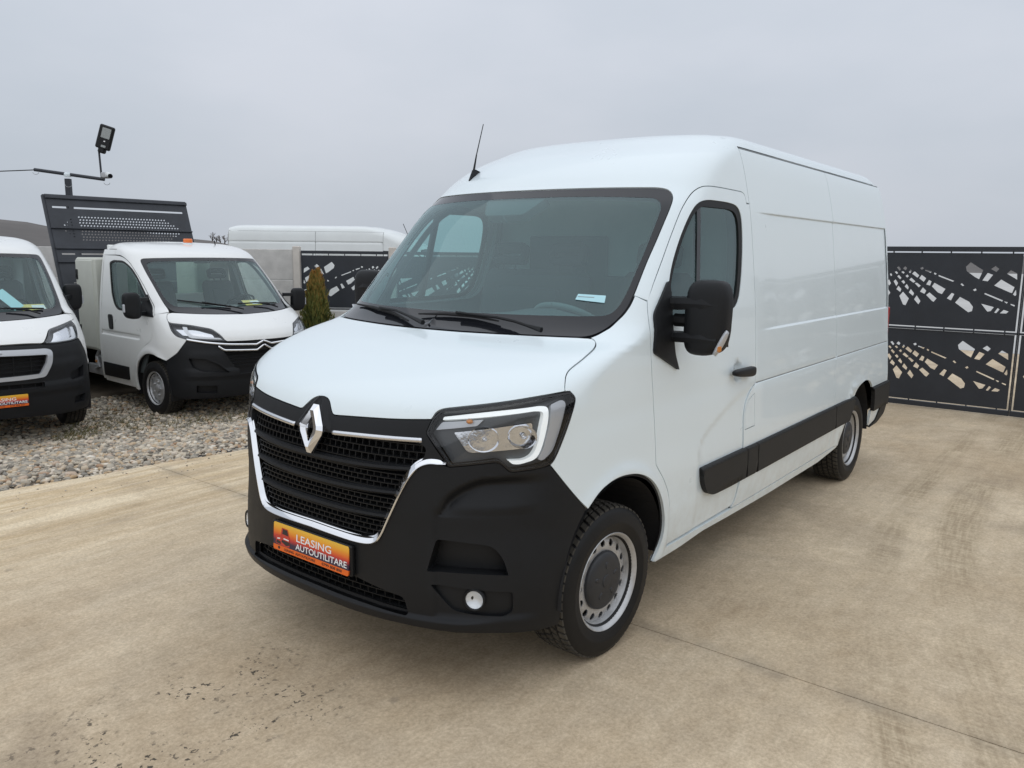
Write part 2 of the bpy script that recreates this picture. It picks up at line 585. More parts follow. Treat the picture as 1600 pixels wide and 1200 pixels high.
def panel(S, loops, off=0., depth=.014, g=(.03, .03), rows=(), disp=None, gap=.0025, hgap=0., hdepth=None, flange=.012, sym=False, edge_r=.0):
    outer = np.asarray(loops[0], float)
    if area2(outer) < 0:
        outer = outer[::-1]
    cen = (outer[:, 0] + S.Xf(outer[:, 1]) < 2e-3) if sym else np.zeros(len(outer), bool)
    o2, _ = offs(outer, -gap)
    if sym:
        o2[cen, 0] = -S.Xf(o2[cen, 1])
    LS = [o2]
    for h in loops[1:]:
        h = np.asarray(h, float)
        if area2(h) > 0:
            h = h[::-1]
        LS.append(offs(h, -hgap)[0] if hgap else h)
    a, b = o2.min(0), o2.max(0)
    zs = list(np.arange(a[1] + g[1] / 2, b[1], g[1])) + [r for r in rows if a[1] < r < b[1]]
    ss = np.arange(a[0] + g[0] / 2, b[0], g[0])
    gr = np.stack(np.meshgrid(ss, np.array(sorted(zs))), -1).reshape(-1, 2) if len(ss) and len(zs) else np.zeros((0, 2))
    P2, T = tri2d(LS, gr)
    def pos(s, z):
        p = S.P(s, z); n = S.N(s, z)
        d = off + (disp(s, z, p) if disp is not None else 0.)
        return p + n * (np.asarray(d)[..., None] if np.ndim(d) else d)
    V = pos(P2[:, 0], P2[:, 1])
    if disp is None:
        N = S.N(P2[:, 0], P2[:, 1])
    else:
        e = 1.5e-3
        ta = pos(P2[:, 0] + e, P2[:, 1]) - pos(P2[:, 0] - e, P2[:, 1])
        tb = pos(P2[:, 0], P2[:, 1] + e) - pos(P2[:, 0], P2[:, 1] - e)
        N = np.cross(ta, tb); N /= np.linalg.norm(N, axis=1)[:, None] + 1e-12
        N[V[:, 1] < 1e-3, 1] = 0
    Vs = [V]; Ns = [N]; F = [tuple(t) for t in T]; MI = [0] * len(F); k = len(V)
    for li, L in enumerate(LS):
        dp = depth if li == 0 or hdepth is None else (hdepth[li - 1] if hasattr(hdepth, '__len__') else hdepth)
        if dp <= 0:
            continue
        m = len(L)
        top = pos(L[:, 0], L[:, 1]); n3 = S.N(L[:, 0], L[:, 1])
        Lo, n2 = offs(L, .004)
        outd = pos(Lo[:, 0], Lo[:, 1]) - top
        outd /= np.linalg.norm(outd, axis=1)[:, None] + 1e-12
        bot = top - n3 * dp
        rings = [top, bot]; nn = [outd, outd]
        if flange and li == 0:
            rings += [bot, bot + outd * flange]; nn += [n3, n3]
        for rg, q in zip(rings, nn):
            Vs.append(rg); Ns.append(q)
        for i in range(m):
            j = (i + 1) % m
            if sym and li == 0 and cen[i] and cen[j]:
                continue
            F.append((k + i, k + m + i, k + m + j, k + j)); MI.append(0)
            if flange and li == 0:
                F.append((k + 2 * m + i, k + 3 * m + i, k + 3 * m + j, k + 2 * m + j)); MI.append(1)
        k += m * len(rings)
    V = np.concatenate(Vs); N = np.concatenate(Ns)
    if sym:
        n = len(V)
        V = np.concatenate([V, V * [1, -1, 1]]); N = np.concatenate([N, N * [1, -1, 1]])
        F = F + [tuple(i + n for i in f)[::-1] for f in F]; MI = MI + MI
    return V, F, N, MI

def pan(name, S, loops, m, parent, sides='L', **kw):
    label = kw.pop('label', None)
    V, F, N, MI = panel(S, loops, sym=(sides == 'C'), **kw)
    ms = [m, 'gap_black']
    out = []
    if sides in ('L', 'LR', 'C'):
        out.append(mk(name, V, F, ms, parent, N=N, MI=MI, label=label))
    if sides in ('R', 'LR'):
        out.append(mk(name, V, F, ms, parent, N=N, MI=MI, mirror=True, label=label))
    return out if len(out) > 1 else out[0]

def sweep(S, path, width, height, off=0., prof=None):
    """raised moulding of given width following a path on the skin; returns V,F,N"""
    L = np.asarray(path, float)
    d = np.gradient(L, axis=0); d /= np.linalg.norm(d, axis=1)[:, None]
    n2 = np.stack([d[:, 1], -d[:, 0]], 1)
    wv = width if hasattr(width, '__len__') else np.full(len(L), width)
    wv = np.asarray(wv)
    prof = prof or [(-.5, -.6), (-.5, .2), (-.36, .75), (-.12, 1.), (.12, 1.), (.36, .75), (.5, .2), (.5, -.6)]
    rings = []
    for q, h in prof:
        Q = L + n2 * (wv * q)[:, None]
        rings.append(S.P(Q[:, 0], Q[:, 1]) + S.N(Q[:, 0], Q[:, 1]) * (off + height * h))
    A = np.stack(rings, 1)
    V, F = loft(list(A), True, True, True)
    return np.array(V), F

def both(name, V, F, m, parent, smooth=False, sides='LR', MI=None, label=None):
    o = []
    if 'L' in sides:
        o.append(mk(name, V, F, m, parent, smooth, MI=MI, label=label))
    if 'R' in sides:
        o.append(mk(name, V, F, m, parent, smooth, MI=MI, mirror=True, label=label))
    return o

def symjoin(V, F):
    V = np.asarray(V, float); n = len(V)
    return np.concatenate([V, V * [1, -1, 1]]), list(F) + [tuple(i + n for i in f)[::-1] for f in F]

def capseam(S, xr, zlow, n=26):
    """line across the roof at x = xr, from the centre line down to the side at zlow"""
    zz = np.linspace(S.z0 + 1.2, S.z1, 4000)
    ok = S.Xf(zz) >= xr
    zc = zz[ok].max()
    k = np.linspace(0, 1, n)
    z = zc + (zlow - zc) * k ** 2
    y = S.side(np.full(n, xr), z)
    y[0] = 0
    return [(xr, float(a), float(b)) for a, b in zip(y, z)]

def roof_sheet(name, S, xr, xe, zlow, crown, m, parent, rear_drop=.05):
    xs = np.linspace(xr + .03, xe, 14) if xr - xe < 1 else np.concatenate([[xr + .03, xr - .004], np.linspace(xr - .03, xr - .6, 10), np.linspace(xr - .8, xe, 22)])
    rings = []
    for x in xs:
        zz = np.linspace(S.z0 + 1.2, S.z1, 3000)
        zc = zz[S.Xf(zz) >= x].max() if (S.Xf(zz) >= x).any() else S.z1
        k = np.linspace(0, 1, 16)
        z = zlow + (zc - zlow) * (1 - (1 - k) ** 2)
        y = S.side(np.full(16, x), z)
        yt = y[-1]
        k2 = np.linspace(0, 1, 7)[1:]
        y2 = yt * (1 - k2); z2 = zc + crown * (1 - (1 - k2) ** 2) * min(1, yt / .3)
        e = sst(x, xe, xe + .25)
        Y = np.concatenate([y, y2]); Z = np.concatenate([z, z2])
        ln = np.concatenate([[0], np.cumsum(np.hypot(np.diff(Y), np.diff(Z)) + 1e-9)]); u = np.linspace(0, ln[-1], 24)
        Y, Z = np.interp(u, ln, Y), np.interp(u, ln, Z)          # even spacing: no collapsed faces
        Z = Z - rear_drop * (1 - e) ** 2 - .013 * sst(x, xr - .30, xr - .02) * np.clip(1 - Y / .75, 0, 1)
        rings.append([(x, a, b) for a, b in zip(Y, Z)] + [(x, -a, b) for a, b in list(zip(Y, Z))[::-1][1:]])
    V, F = loft(rings, False, False, False)
    F = [f[::-1] for f in F]
    return mk(name, V, F, m, parent, smooth=True)

# ------------------------------------------------------------------ wheels
def wheel_parts(rt=.345, wd=.225, rr=.2175, nh=16, cap='dark'):
    """meshes of one wheel, axle along y, outer face towards +y"""
    h = wd / 2
    prof = [(rr - .006, -h * .82), (rr + .012, -h * .95), (rr + .05, -h * 1.02), (rt - .035, -h * 1.0), (rt - .014, -h * .9), (rt - .007, -h * .80), (rt - .0055, -h * .3), (rt - .0055, h * .3),
            (rt - .007, h * .80), (rt - .014, h * .9), (rt - .035, h * 1.0), (rr + .055, h * 1.025), (rr + .05, h * 1.035), (rr + .045, h * 1.02), (rr + .02, h * .98), (rr + .012, h * .95), (rr - .006, h * .86), (rr - .02, h * .7)]
    tv, tf = lathe(prof, 80)
    tb = MB()
    rnd = random.Random(5)
    nb = 54
    for ri, (yc, w) in enumerate([(-h * .74, h * .30), (-h * .37, h * .28), (0, h * .28), (h * .37, h * .28), (h * .74, h * .30)]):
        for i in range(nb):
            t0 = 2 * math.pi * (i + (.5 if ri % 2 else 0)) / nb
            dt = 2 * math.pi / nb * .385
            sk = .035 * (1 if ri < 2 else -1 if ri > 2 else .3)
            sh = .006 if ri in (0, 4) else 0
            vs = []
            for lay, rad in ((0, rt - .012), (1, rt + .001)):
                f = 1 if lay == 0 else .86
                for (a, b) in ((-1, -1), (1, -1), (1, 1), (-1, 1)):
                    ang = t0 + a * dt * f + b * sk * .5
                    yy = yc + b * w / 2 * f
                    rd = rad - (sh * (1 if (b > 0) == (ri == 4) else 0)) * lay
                    vs.append((rd * math.cos(ang), yy, rd * math.sin(ang)))
            tb.add(vs, [(4, 7, 6, 5), (0, 4, 5, 1), (1, 5, 6, 2), (2, 6, 7, 3), (3, 7, 4, 0)])
    # steel rim: flange, barrel and a disc with real holes
    rb = MB()
    pv, pf = lathe([(rr - .004, h * .80), (rr + .003, h * .90), (rr + .006, h * .93), (rr + .004, h * .955), (rr - .002, h * .93), (rr - .010, h * .82), (rr - .0165, h * .72), (rr - .0235, h * .50), (rr - .0265, h * .42), (rr - .028, -h * .8)], 72)
    rb.add(pv, pf)
    circ = lambda r, n, cx=0, cy=0, ex=1., ang=0.: np.array([(cx + r * ex * math.cos(t) * math.cos(ang) - r * math.sin(t) * math.sin(ang), cy + r * ex * math.cos(t) * math.sin(ang) + r * math.sin(t) * math.cos(ang)) for t in np.linspace(0, 2 * math.pi, n, endpoint=False)])
    ro = rr - .0245
    loops = [circ(ro, 72), circ(.06, 24)]
    for i in range(nh):
        a = 2 * math.pi * i / nh
        loops.append(circ(.0165, 16, .1685 * math.cos(a), .1685 * math.sin(a), 1.0, a))
    hf = pchip([0, .05, .10, .135, .15, .170, .184, .193, .3], [.052, .052, .058, .064, .066, .0645, .059, .053, .05])
    pb = plate(loops, lambda u, v: hf(np.sqrt(u * u + v * v)), .005, .022)
    rb.add(pb.V, pb.F)
    bk, bf = lathe([(.20, -.02), (.05, -.02), (.0, -.02)], 32)
    drum = (bk, bf)
    if cap == 'dark':
        cb = MB()
        cv, cf = lathe([(.131, .058), (.134, .068), (.131, .077), (.124, .083), (.095, .089), (.06, .091), (.030, .091), (.028, .095), (.02, .096), (.0, .096)], 60)
        cb.add(cv, cf)
        for i in range(5):
            a = 2 * math.pi * i / 5 + .3
            cb.box((.072 * math.cos(a), .088, .072 * math.sin(a)), (.034, .012, .02), .005, rotm('Y', -a))
    else:
        cb = MB()
        cv, cf = lathe([(.118, .056), (.118, .066), (.10, .074), (.085, .066), (.05, .070), (.048, .086), (.040, .092), (.0, .093)], 48)
        cb.add(cv, cf)
        for i in range(5):
            a = 2 * math.pi * i / 5
            bv, bf2 = lathe([(.013, .06), (.013, .082), (.008, .088), (0, .088)], 10)
            cb.add(np.array(bv) + [.085 * math.cos(a), 0, .085 * math.sin(a)], bf2)
    return dict(tyre=(tv, tf), tread=(tb.V, tb.F), rim=(rb.V, rb.F), cap=(cb.V, cb.F), drum=drum)

def place_wheel(wp, parent, loc, left, steer=0., capmat='rim_cap'):
    e = bpy.data.objects.new('wheel', None)
    COL.objects.link(e)
    e.parent = parent
    e.location = loc
    e.rotation_euler = (0, 0, steer)
    e.empty_display_size = .1
    for nm, m, sm in (('tyre', 'rubber', True), ('tread', 'tread', False), ('rim', 'rim_silver', True), ('hub_cap', capmat, True), ('brake_drum', 'gap_black', False)):
        V, F = wp[{'tyre': 'tyre', 'tread': 'tread', 'rim': 'rim', 'hub_cap': 'cap', 'brake_drum': 'drum'}[nm]]
        o = mk(nm, V, F, m, e, smooth=False, mirror=not left)
        if sm:
            o.data.polygons.foreach_set('use_smooth', [True] * len(o.data.polygons))
            o.data.set_sharp_from_angle(angle=R(38))
    return e

# ================================================================== the main delivery van
VT = [(.20, .79, .60, 2.05, 2.6, .95), (.27, .833, .615, 2.08, 2.68, .985), (.36, .853, .645, 2.1, 2.75, 1.005), (.46, .857, .69, 2.1, 2.8, 1.02), (.58, .857, .73, 2.05, 2.8, 1.03),
      (.72, .857, .75, 1.98, 2.72, 1.03), (.90, .853, .72, 1.98, 2.58, 1.018), (1.03, .840, .67, 2.02, 2.44, 1.008), (1.11, .818, .62, 2.15, 2.35, 1.0), (1.17, .784, .575, 2.3, 2.3, .997),
      (1.23, .710, .52, 2.45, 2.23, .993), (1.30, .565, .46, 2.6, 2.08, .989), (1.36, .385, .44, 2.65, 1.92, .984), (1.42, .172, .47, 2.65, 1.85, .98), (1.48, .083, .51, 2.65, 1.85, .975),
      (1.6, -.032, .515, 2.75, 1.86, .963), (1.8, -.235, .50, 2.85, 1.92, .94), (2.02, -.455, .495, 2.9, 2.06, .912), (2.118, -.575, .515, 2.83, 2.17, .893), (2.2, -.67, .523, 2.7, 2.3, .875),
      (2.3, -.83, .527, 2.45, 2.47, .85), (2.39, -1.06, .527, 2.3, 2.65, .817), (2.44, -1.215, .50, 2.4, 2.8, .783), (2.47, -1.36, .45, 2.5, 2.95, .735), (2.488, -1.51, .38, 2.6, 3.05, .66), (2.5, -1.70, .30, 2.7, 3.15, .56)]
S = Surf(VT)
van = thing('delivery_van', 'large white high-roof delivery van with black front bumper, nearest to the viewer', 'van')

# shared seams (x,y,z on the skin, left side)
HOOD_SIDE = [(-.036, .853, 1.415), (.003, .881, 1.400), (.071, .905, 1.380), (.169, .916, 1.352), (.258, .916, 1.324), (.298, .923, 1.307), (.331, .942, 1.280), (.354, .957, 1.247)]
LAMP = [(.740, .569, 1.088, .01), (.717, .582, 1.144, .02), (.688, .609, 1.179, .02), (.554, .809, 1.212, .2), (.412, .929, 1.238, .1), (.332, .968, 1.246, .03), (.318, .982, 1.222, .03), (.322, .983, 1.201, .05),
        (.363, .973, 1.093, .1), (.410, .954, .984, .05), (.430, .944, .961, .04), (.483, .912, .950, .05), (.566, .852, .943, .02), (.595, .822, .981, .02), (.607, .808, .984, .02), (.713, .666, .962, .01)]
lamp = XZ(LAMP, step=.01)
COWL = [(0., 1.421), (.22, 1.421), (.49, 1.423), (.66, 1.4235), (.78, 1.423), (.835, 1.420)]

# hood
def yz(p): return (p[1], p[2])
HS = FR(S, [(.835, 1.420), (.853, 1.414, .02)] + [(*yz(p), .03) for p in HOOD_SIDE[1:-1]] + [(.957, 1.247)], closed=False)
hood = np.concatenate([FR(S, COWL[:-1] + [(.82, 1.4215)], closed=False), HS, FR(S, [(.929, 1.2405, .02), (.809, 1.214, .05), (.609, 1.181, .02), (.588, 1.168, .02), (.582, 1.146, .01), (.578, 1.1395), (.435, 1.128, .1), (.298, 1.121, .1), (.168, 1.113, .05), (.114, 1.109, .008), (.100, 1.113, .008), (.058, 1.156, .012), (.033, 1.168, .012), (0, 1.171)], closed=False), FR(S, [(0, 1.185), (0, 1.41)], closed=False)])
pan('hood', S, [hood], 'white_paint', van, 'C', g=(.022, .012))

# fender
F_A = [(-.030, .819, 1.424), (-.061, .834, 1.434, .02), (-.134, .858, 1.464, .03), (-.217, .877, 1.518, .03), (-.262, .884, 1.559, .03), (-.298, .883, 1.600), (-.335, .926, 1.574)]
F_D = [(-.310, .947, 1.511, .05), (-.284, .985, 1.343, .1), (-.290, .992, 1.237, .1), (-.300, 1.0, 1.11, .1), (-.303, 1.013, .965, .1), (-.303, 1.024, .828, .01), (-.323, 1.026, .803, .01), (-.376, 1.029, .745, .05), (-.427, 1.030, .671, .06), (-.449, 1.030, .597, .06), (-.459, 1.024, .497, .06), (-.464, 1.011, .390, .02)]
ARCH_F = [(-.355, .330), (-.398, .413, .06), (-.404, .511, .08), (-.357, .650, .1), (-.270, .756, .1), (-.154, .817, .1), (-.015, .841, .1), (.092, .841, .1), (.189, .818, .06), (.264, .755)]
def sxyz(x, z): return (x, float(S.side(x, z)), z)
fender = F_A + F_D + [sxyz(-.464, .372), sxyz(-.40, .338)] + [(*sxyz(p[0], p[1]), *p[2:]) for p in ARCH_F] + [(.347, .983, .850, .1), (.430, .944, .961), (.410, .954, .984, .05), (.363, .973, 1.093, .1), (.322, .983, 1.201, .05), (.318, .982, 1.222, .03), (.336, .966, 1.2465)]
def fend_disp(s, z, p):
    d = np.sqrt((p[..., 0]) ** 2 + (z - .42) ** 2)          # soft lip round the wheel arch
    return .010 * np.exp(-((d - .43) / .035) ** 2)
pan('fender', S, [np.concatenate([XZ(fender, closed=False), HS[::-1]])], 'white_paint', van, 'LR', g=(.02, .02), disp=fend_disp)

# bumper with its openings
U_PATH = [(.655, .978), (.603, .985, .03), (.567, .975, .03), (.538, .953, .03), (.517, .924, .05), (.495, .883, .06), (.472, .834, .06), (.448, .778, .06), (.422, .722, .06), (.400, .672, .04), (.380, .640, .03), (.347, .6245, .03), (.281, .619, .05), (.150, .622, .1), (0., .6245)]
u2 = [(p[0], p[1] - .004, *p[2:]) for p in U_PATH]
bum = FR(S, u2[::-1][:-1], closed=False)
lowp = XZ([(.713, .666, .962, .005), (.607, .808, .984, .02), (.595, .822, .981, .02), (.566, .852, .943, .02), (.483, .912, .950, .05), (.430, .944, .961), (.347, .983, .850, .1), (.264, 1.012, .755, .02),
           (.330, .999, .66, .05), (*sxyz(.372, .56), .05), (*sxyz(.392, .45), .05), (*sxyz(.385, .34), .03), (*sxyz(.375, .278), .02), (.495, .912, .276, .05), (.639, .797, .288, .1), (.730, .673, .297, .1), (.793, .521, .302, .1)], closed=False)
mouth = FR(S, [(.40, .300, .1), (.20, .298, .1), (0., .298), (0., .350), (.30, .349, .05), (.520, .344, .012), (.505, .412, .02), (.335, .437, .05), (.20, .462, .05), (0., .466)], closed=False)
bl = np.concatenate([bum, lowp, mouth])
zup = pchip([-.122, -.10, -.045, .045, .157, .382, .55, .7], [.70, .768, .828, .872, .897, .903, .905, .905])
zlo = pchip([-.2, -.069, .225, .351, .569, .7], [.752, .757, .757, .759, .782, .80])
def bum_disp(s, z, p):
    zu = zup(s); zl = zlo(s)
    sl = np.sqrt(1 + ((zup(s + .01) - zup(s - .01)) / .02) ** 2)
    ramp = np.clip((z - zl) / np.maximum(zu - zl, .01), 0, 1)
    d = -.046 * ramp ** 1.2 * (1 - sst((z - zu) / sl, -.016, .032))
    d = d * sst(s, -.135, -.045) * (1 - sst(s, .22, .56))
    left = -.012 * sst(s, -.15, -.105) * (1 - sst(s, .33, .5)) * (1 - sst(z, zl - .0, zl + .05)) * sst(z, .335, .37)
    lip = .016 * (1 - sst(z, .335, .352)) * sst(z, .27, .31) * (1 - sst(s, -.02, .25))
    return d + left + lip
duct = XZ([(.752, .629, .669, .015), (.717, .696, .666, .03), (.641, .799, .653, .03), (.622, .822, .641, .03), (.600, .850, .599, .04), (.587, .869, .528, .008), (.675, .776, .538, .1), (.775, .601, .539, .01)], step=.01)
fogr = XZ([(.770, .617, .487, .01), (.577, .882, .459, .015), (.574, .883, .394, .02), (.577, .880, .372, .02), (.602, .855, .358, .02), (.685, .763, .366, .1), (.728, .698, .380, .03), (.755, .651, .434, .04)], step=.01)
pan('bumper', S, [bl, duct, fogr], 'plastic_black', van, 'C', g=(.0095, .008), disp=bum_disp, hdepth=[.085, .028], depth=.02, rows=[.341, .346, .350])
pan('bumper_duct', S, [duct], 'plastic_dark', van, 'LR', off=-.085, depth=0, gap=-.02, flange=0)
pan('fog_lamp_recess', S, [fogr], 'plastic_black', van, 'LR', off=-.027, depth=0, gap=-.02, flange=0)
# bumper valance mesh behind the mouth, backing sheet
pan('mouth_backing', S, [FR(S, [(0, .23), (.64, .23), (.64, .50), (0, .50)])], 'gap_black', van, 'C', off=-.09, depth=0, flange=0, gap=0)

def grid_mesh(bands, inset, pitch, tv=.004, th=.004, dp=.028):
    """honeycomb of a grille: rows of cells between z0 and z1; half width given by a function"""
    mb = MB()
    for z0, z1, nr, hw in bands:
        for r in range(nr + 1):
            z = z0 + (z1 - z0) * r / nr
            ys = np.linspace(-hw(z), hw(z), 40)
            x = S.front(ys, np.full(40, z)) - inset
            for i in range(39):
                a = (x[i], ys[i]); b = (x[i + 1], ys[i + 1])
                mb.add([(a[0], a[1], z - th / 2), (b[0], b[1], z - th / 2), (b[0], b[1], z + th / 2), (a[0], a[1], z + th / 2),
                        (a[0] - dp, a[1], z - th / 2 + .004), (b[0] - dp, b[1], z - th / 2 + .004), (b[0] - dp, b[1], z + th / 2 + .004), (a[0] - dp, a[1], z + th / 2 + .004)],
                       [(0, 1, 2, 3), (3, 2, 6, 7), (0, 4, 5, 1)])
        for r in range(nr):
            za = z0 + (z1 - z0) * r / nr; zb = z0 + (z1 - z0) * (r + 1) / nr
            w = hw((za + zb) / 2)
            k0 = .5 if r % 2 else 0
            n = int(w / pitch) + 1
            for i in range(-n, n + 1):
                y = (i + k0) * pitch
                if abs(y) > w:
                    continue
                xa = float(S.front(y, za)) - inset - .002; xb = float(S.front(y, zb)) - inset - .002
                q = []
                for dy in (-tv / 2, tv / 2):
                    q += [(xa, y + dy, za), (xb, y + dy, zb), (xb - dp, y + dy, zb), (xa - dp, y + dy, za)]
                mb.add(q, [(0, 1, 5, 4), (0, 3, 2, 1), (4, 5, 6, 7)])
    return mb
rings = [[(float(S.front(y, .345)) - d_, y, .346 + d_ * .05) for d_ in (.004, .05, .12)] for y in np.linspace(-.60, .60, 31)]
mk('mouth_floor', *loft(rings, False, False, False), 'plastic_dark', van)
mh = pchip([.34, .42, .47], [.545, .515, .30])
grid_mesh([(.352, .458, 4, lambda z: float(mh(z)))], .035, .045).build('lower_grille', 'plastic_dark', van)

# grille surround, opening, bars and mesh
OPEN = [(0, 1.040), (.12, 1.034, .01), (.545, 1.044, .012), (.578, 1.03, .02), (.570, .99, .03), (.535, .950, .03), (.505, .895, .05), (.478, .83, .05), (.440, .74, .05), (.403, .672, .03), (.375, .645, .02), (.25, .634, .05), (0, .638)]
top_edge = [(0, 1.171), (.033, 1.168, .012), (.058, 1.156, .012), (.100, 1.113, .008), (.114, 1.109, .008), (.168, 1.113, .05), (.298, 1.121, .1), (.435, 1.128, .1), (.578, 1.1395)]
inl = [(.582, 1.140, .005), (.569, 1.088, .01), (.664, .965)]
sur = top_edge + inl + [(p[0], p[1] + .006, *p[2:]) for p in U_PATH] + OPEN[::-1]
def sur_disp(s, z, p):
    y = p[..., 1]
    dia = np.abs(y) / .115 + np.abs(z - 1.045) / .165           # raised diamond round the emblem
    return .012 * (1 - sst(dia, .80, 1.02)) - .006 * (1 - sst(dia, .70, .80))
pan('grille_surround', S, [FR(S, sur, step=.009)], 'plastic_black', van, 'C', g=(.016, .012), disp=sur_disp, depth=.03, flange=0)
pan('grille_backing', S, [FR(S, [(0, .60), (.43, .62), (.62, 1.0), (.60, 1.07), (0, 1.07)])], 'gap_black', van, 'C', off=-.075, depth=0, flange=0, gap=0)
ow = pchip([.636, .645, .672, .74, .83, .895, .95, .99, 1.03, 1.046], [.24, .37, .40, .437, .475, .50, .53, .565, .575, .56])
for z0, z1, nr in ((.948, 1.034, 3), (.846, .908, 3), (.746, .806, 3), (.642, .706, 3)):
    grid_mesh([(z0, z1, nr, lambda z: float(ow(z)))], .022, .034).build('grille_mesh', 'plastic_dark', van)
for z0, z1 in ((.911, .941), (.812, .840), (.712, .740)):
    ys = np.linspace(-1, 1, 41)
    rings = []
    for t in ys:
        zc = (z0 + z1) / 2
        y = t * float(ow(zc)) * 1.01
        lift = .014 * (y / .5) ** 2
        x = float(S.front(y, zc))
        th = (z1 - z0) / 2 * (1 - .25 * t * t)
        rings.append([(x - .05, y, zc + lift - th), (x - .012, y, zc + lift - th), (x - .003, y, zc + lift - th * .2), (x - .006, y, zc + lift + th * .6), (x - .02, y, zc + lift + th), (x - .05, y, zc + lift + th)])
    V, F = loft(rings)
    mk('grille_bar', V, F, 'plastic_black', van)
# chrome frame and accent strips
up = FR(S, U_PATH, step=.008, closed=False)
wv = np.interp(np.linspace(0, 1, len(up)), [0, .03, .14, .3, .62, .8, 1], [.012, .026, .030, .030, .030, .030, .030])
V, F = sweep(S, up, wv, .012, prof=[(-.5, -.6), (-.5, .75), (-.40, 1.05), (-.28, 1.0), (.5, -.55), (.5, -1.6)])
V, F = symjoin(V, F)
o = mk('chrome_frame', V, F, 'chrome', van, smooth=True)
o.data.set_sharp_from_angle(angle=R(30))
V, F = sweep(S, FR(S, [(.128, 1.0405), (.30, 1.050, .2), (.558, 1.0585)], step=.01, closed=False), .021, .010)
both('chrome_accent', V, F, 'satin_chrome', van, smooth=True)
# diamond emblem
def emblem():
    def P(y, z, h):
        x = float(S.front(y * .2, z)) + .010
        n = np.array([.97, 0, .24])
        return np.array([x, y, z]) + n * h
    out = [(.018, 1.140), (.075, 1.060), (.079, 1.040), (.074, 1.020), (.014, .938), (-.014, .938), (-.074, 1.020), (-.079, 1.040), (-.075, 1.060), (-.018, 1.140)]
    inn = [(.003, 1.084), (.019, 1.050), (.021, 1.040), (.019, 1.030), (.003, .992), (-.003, .992), (-.019, 1.030), (-.021, 1.040), (-.019, 1.050), (-.003, 1.084)]
    rings = []
    for k, h in ((0., -.004), (0., .006), (.45, .020), (.93, .012), (1., -.004)):
        rings.append([P(a[0] * (1 - k) + b[0] * k, a[1] * (1 - k) + b[1] * k, h) for a, b in zip(out, inn)])
    V, F = loft(rings, True, False, False)
    return V, F
V, F = emblem()
mk('emblem', V, F, 'chrome', van)

# fog lamps
def disc_lamp(c, axis, r, parent, sides):
    ax = np.array(axis) / np.linalg.norm(axis)
    q = Vector((0, 1, 0)).rotation_difference(Vector(ax)).to_matrix()
    q = np.array(q)
    for sd in sides:
        pv, pf = lathe([(r * 1.22, -.02), (r * 1.25, .006), (r * 1.12, .010), (r * 1.02, .004)], 28)
        e = mk('fog_lamp', np.array(pv) @ q.T + c, pf, 'plastic_dark', parent, smooth=True, mirror=sd == 'R')
        pv, pf = lathe([(r * 1.0, .002), (r * .8, -.003), (r * .4, -.010), (.0, -.012)], 28)
        mk('reflector', np.array(pv) @ q.T + c, pf, 'lamp_bright', e, smooth=True, mirror=sd == 'R')
        pv, pf = lathe([(r * 1.03, .001), (r * .8, .007), (r * .4, .010), (.0, .011)], 28)
        mk('lens', np.array(pv) @ q.T + c, pf, 'glass_lamp', e, smooth=True, mirror=sd == 'R')
disc_lamp(np.array([.672, .762, .430]), (.93, .36, .05), .036, van, 'LR')

# headlights
def bowl(c, axis, rx, rz, dp):
    ax = Vector(axis).normalized()
    q = np.array(Vector((0, 1, 0)).rotation_difference(ax).to_matrix())
    V, F = lathe([(1., 0.), (.92, -.25), (.75, -.55), (.45, -.85), (.15, -1.), (0., -1.)], 24)
    V = np.array(V) * [rx, dp, rz]
    return V @ q.T + np.array(c), F
def insetloop(L, d):
    L = np.asarray(L)
    if area2(L) < 0: L = L[::-1]
    return offs(L, -d)[0]
drl = XZ([(.698, .614, 1.158, .01), (.603, .771, 1.187, .1), (.461, .916, 1.206, .02), (.437, .935, 1.201, .02), (.432, .944, 1.182, .03), (.436, .944, 1.121, .1), (.454, .930, 1.026, .05), (.476, .916, .983, .03), (.536, .875, .966, .03), (.558, .856, .970, .01), (.573, .842, .989, .005), (.519, .888, .988, .03), (.491, .907, 1.005, .02), (.474, .918, 1.041, .05), (.456, .932, 1.164, .02), (.460, .928, 1.176, .01), (.485, .909, 1.180, .02), (.624, .763, 1.157, .1), (.705, .615, 1.141, .005)], step=.01)
refl = XZ([(.698, .660, 1.094, .01), (.572, .840, 1.116, .1), (.484, .914, 1.125, .02), (.490, .908, 1.034, .03), (.516, .889, 1.025, .03), (.666, .731, 1.013, .02), (.677, .714, 1.019, .02)], step=.012)
ind = XZ([(.726, .594, 1.102, .005), (.708, .612, 1.136, .01), (.627, .762, 1.151, .005), (.645, .744, 1.123, .01)], step=.012)
sidel = XZ([(.424, .946, 1.205, .01), (.372, .965, 1.222, .02), (.350, .975, 1.205, .02), (.372, .971, 1.12, .05), (.410, .954, 1.01, .03), (.450, .932, .975, .02), (.468, .922, .983), (.447, .937, 1.03), (.427, .950, 1.121), (.424, .951, 1.185)], step=.012)
lampin = insetloop(lamp, .008)
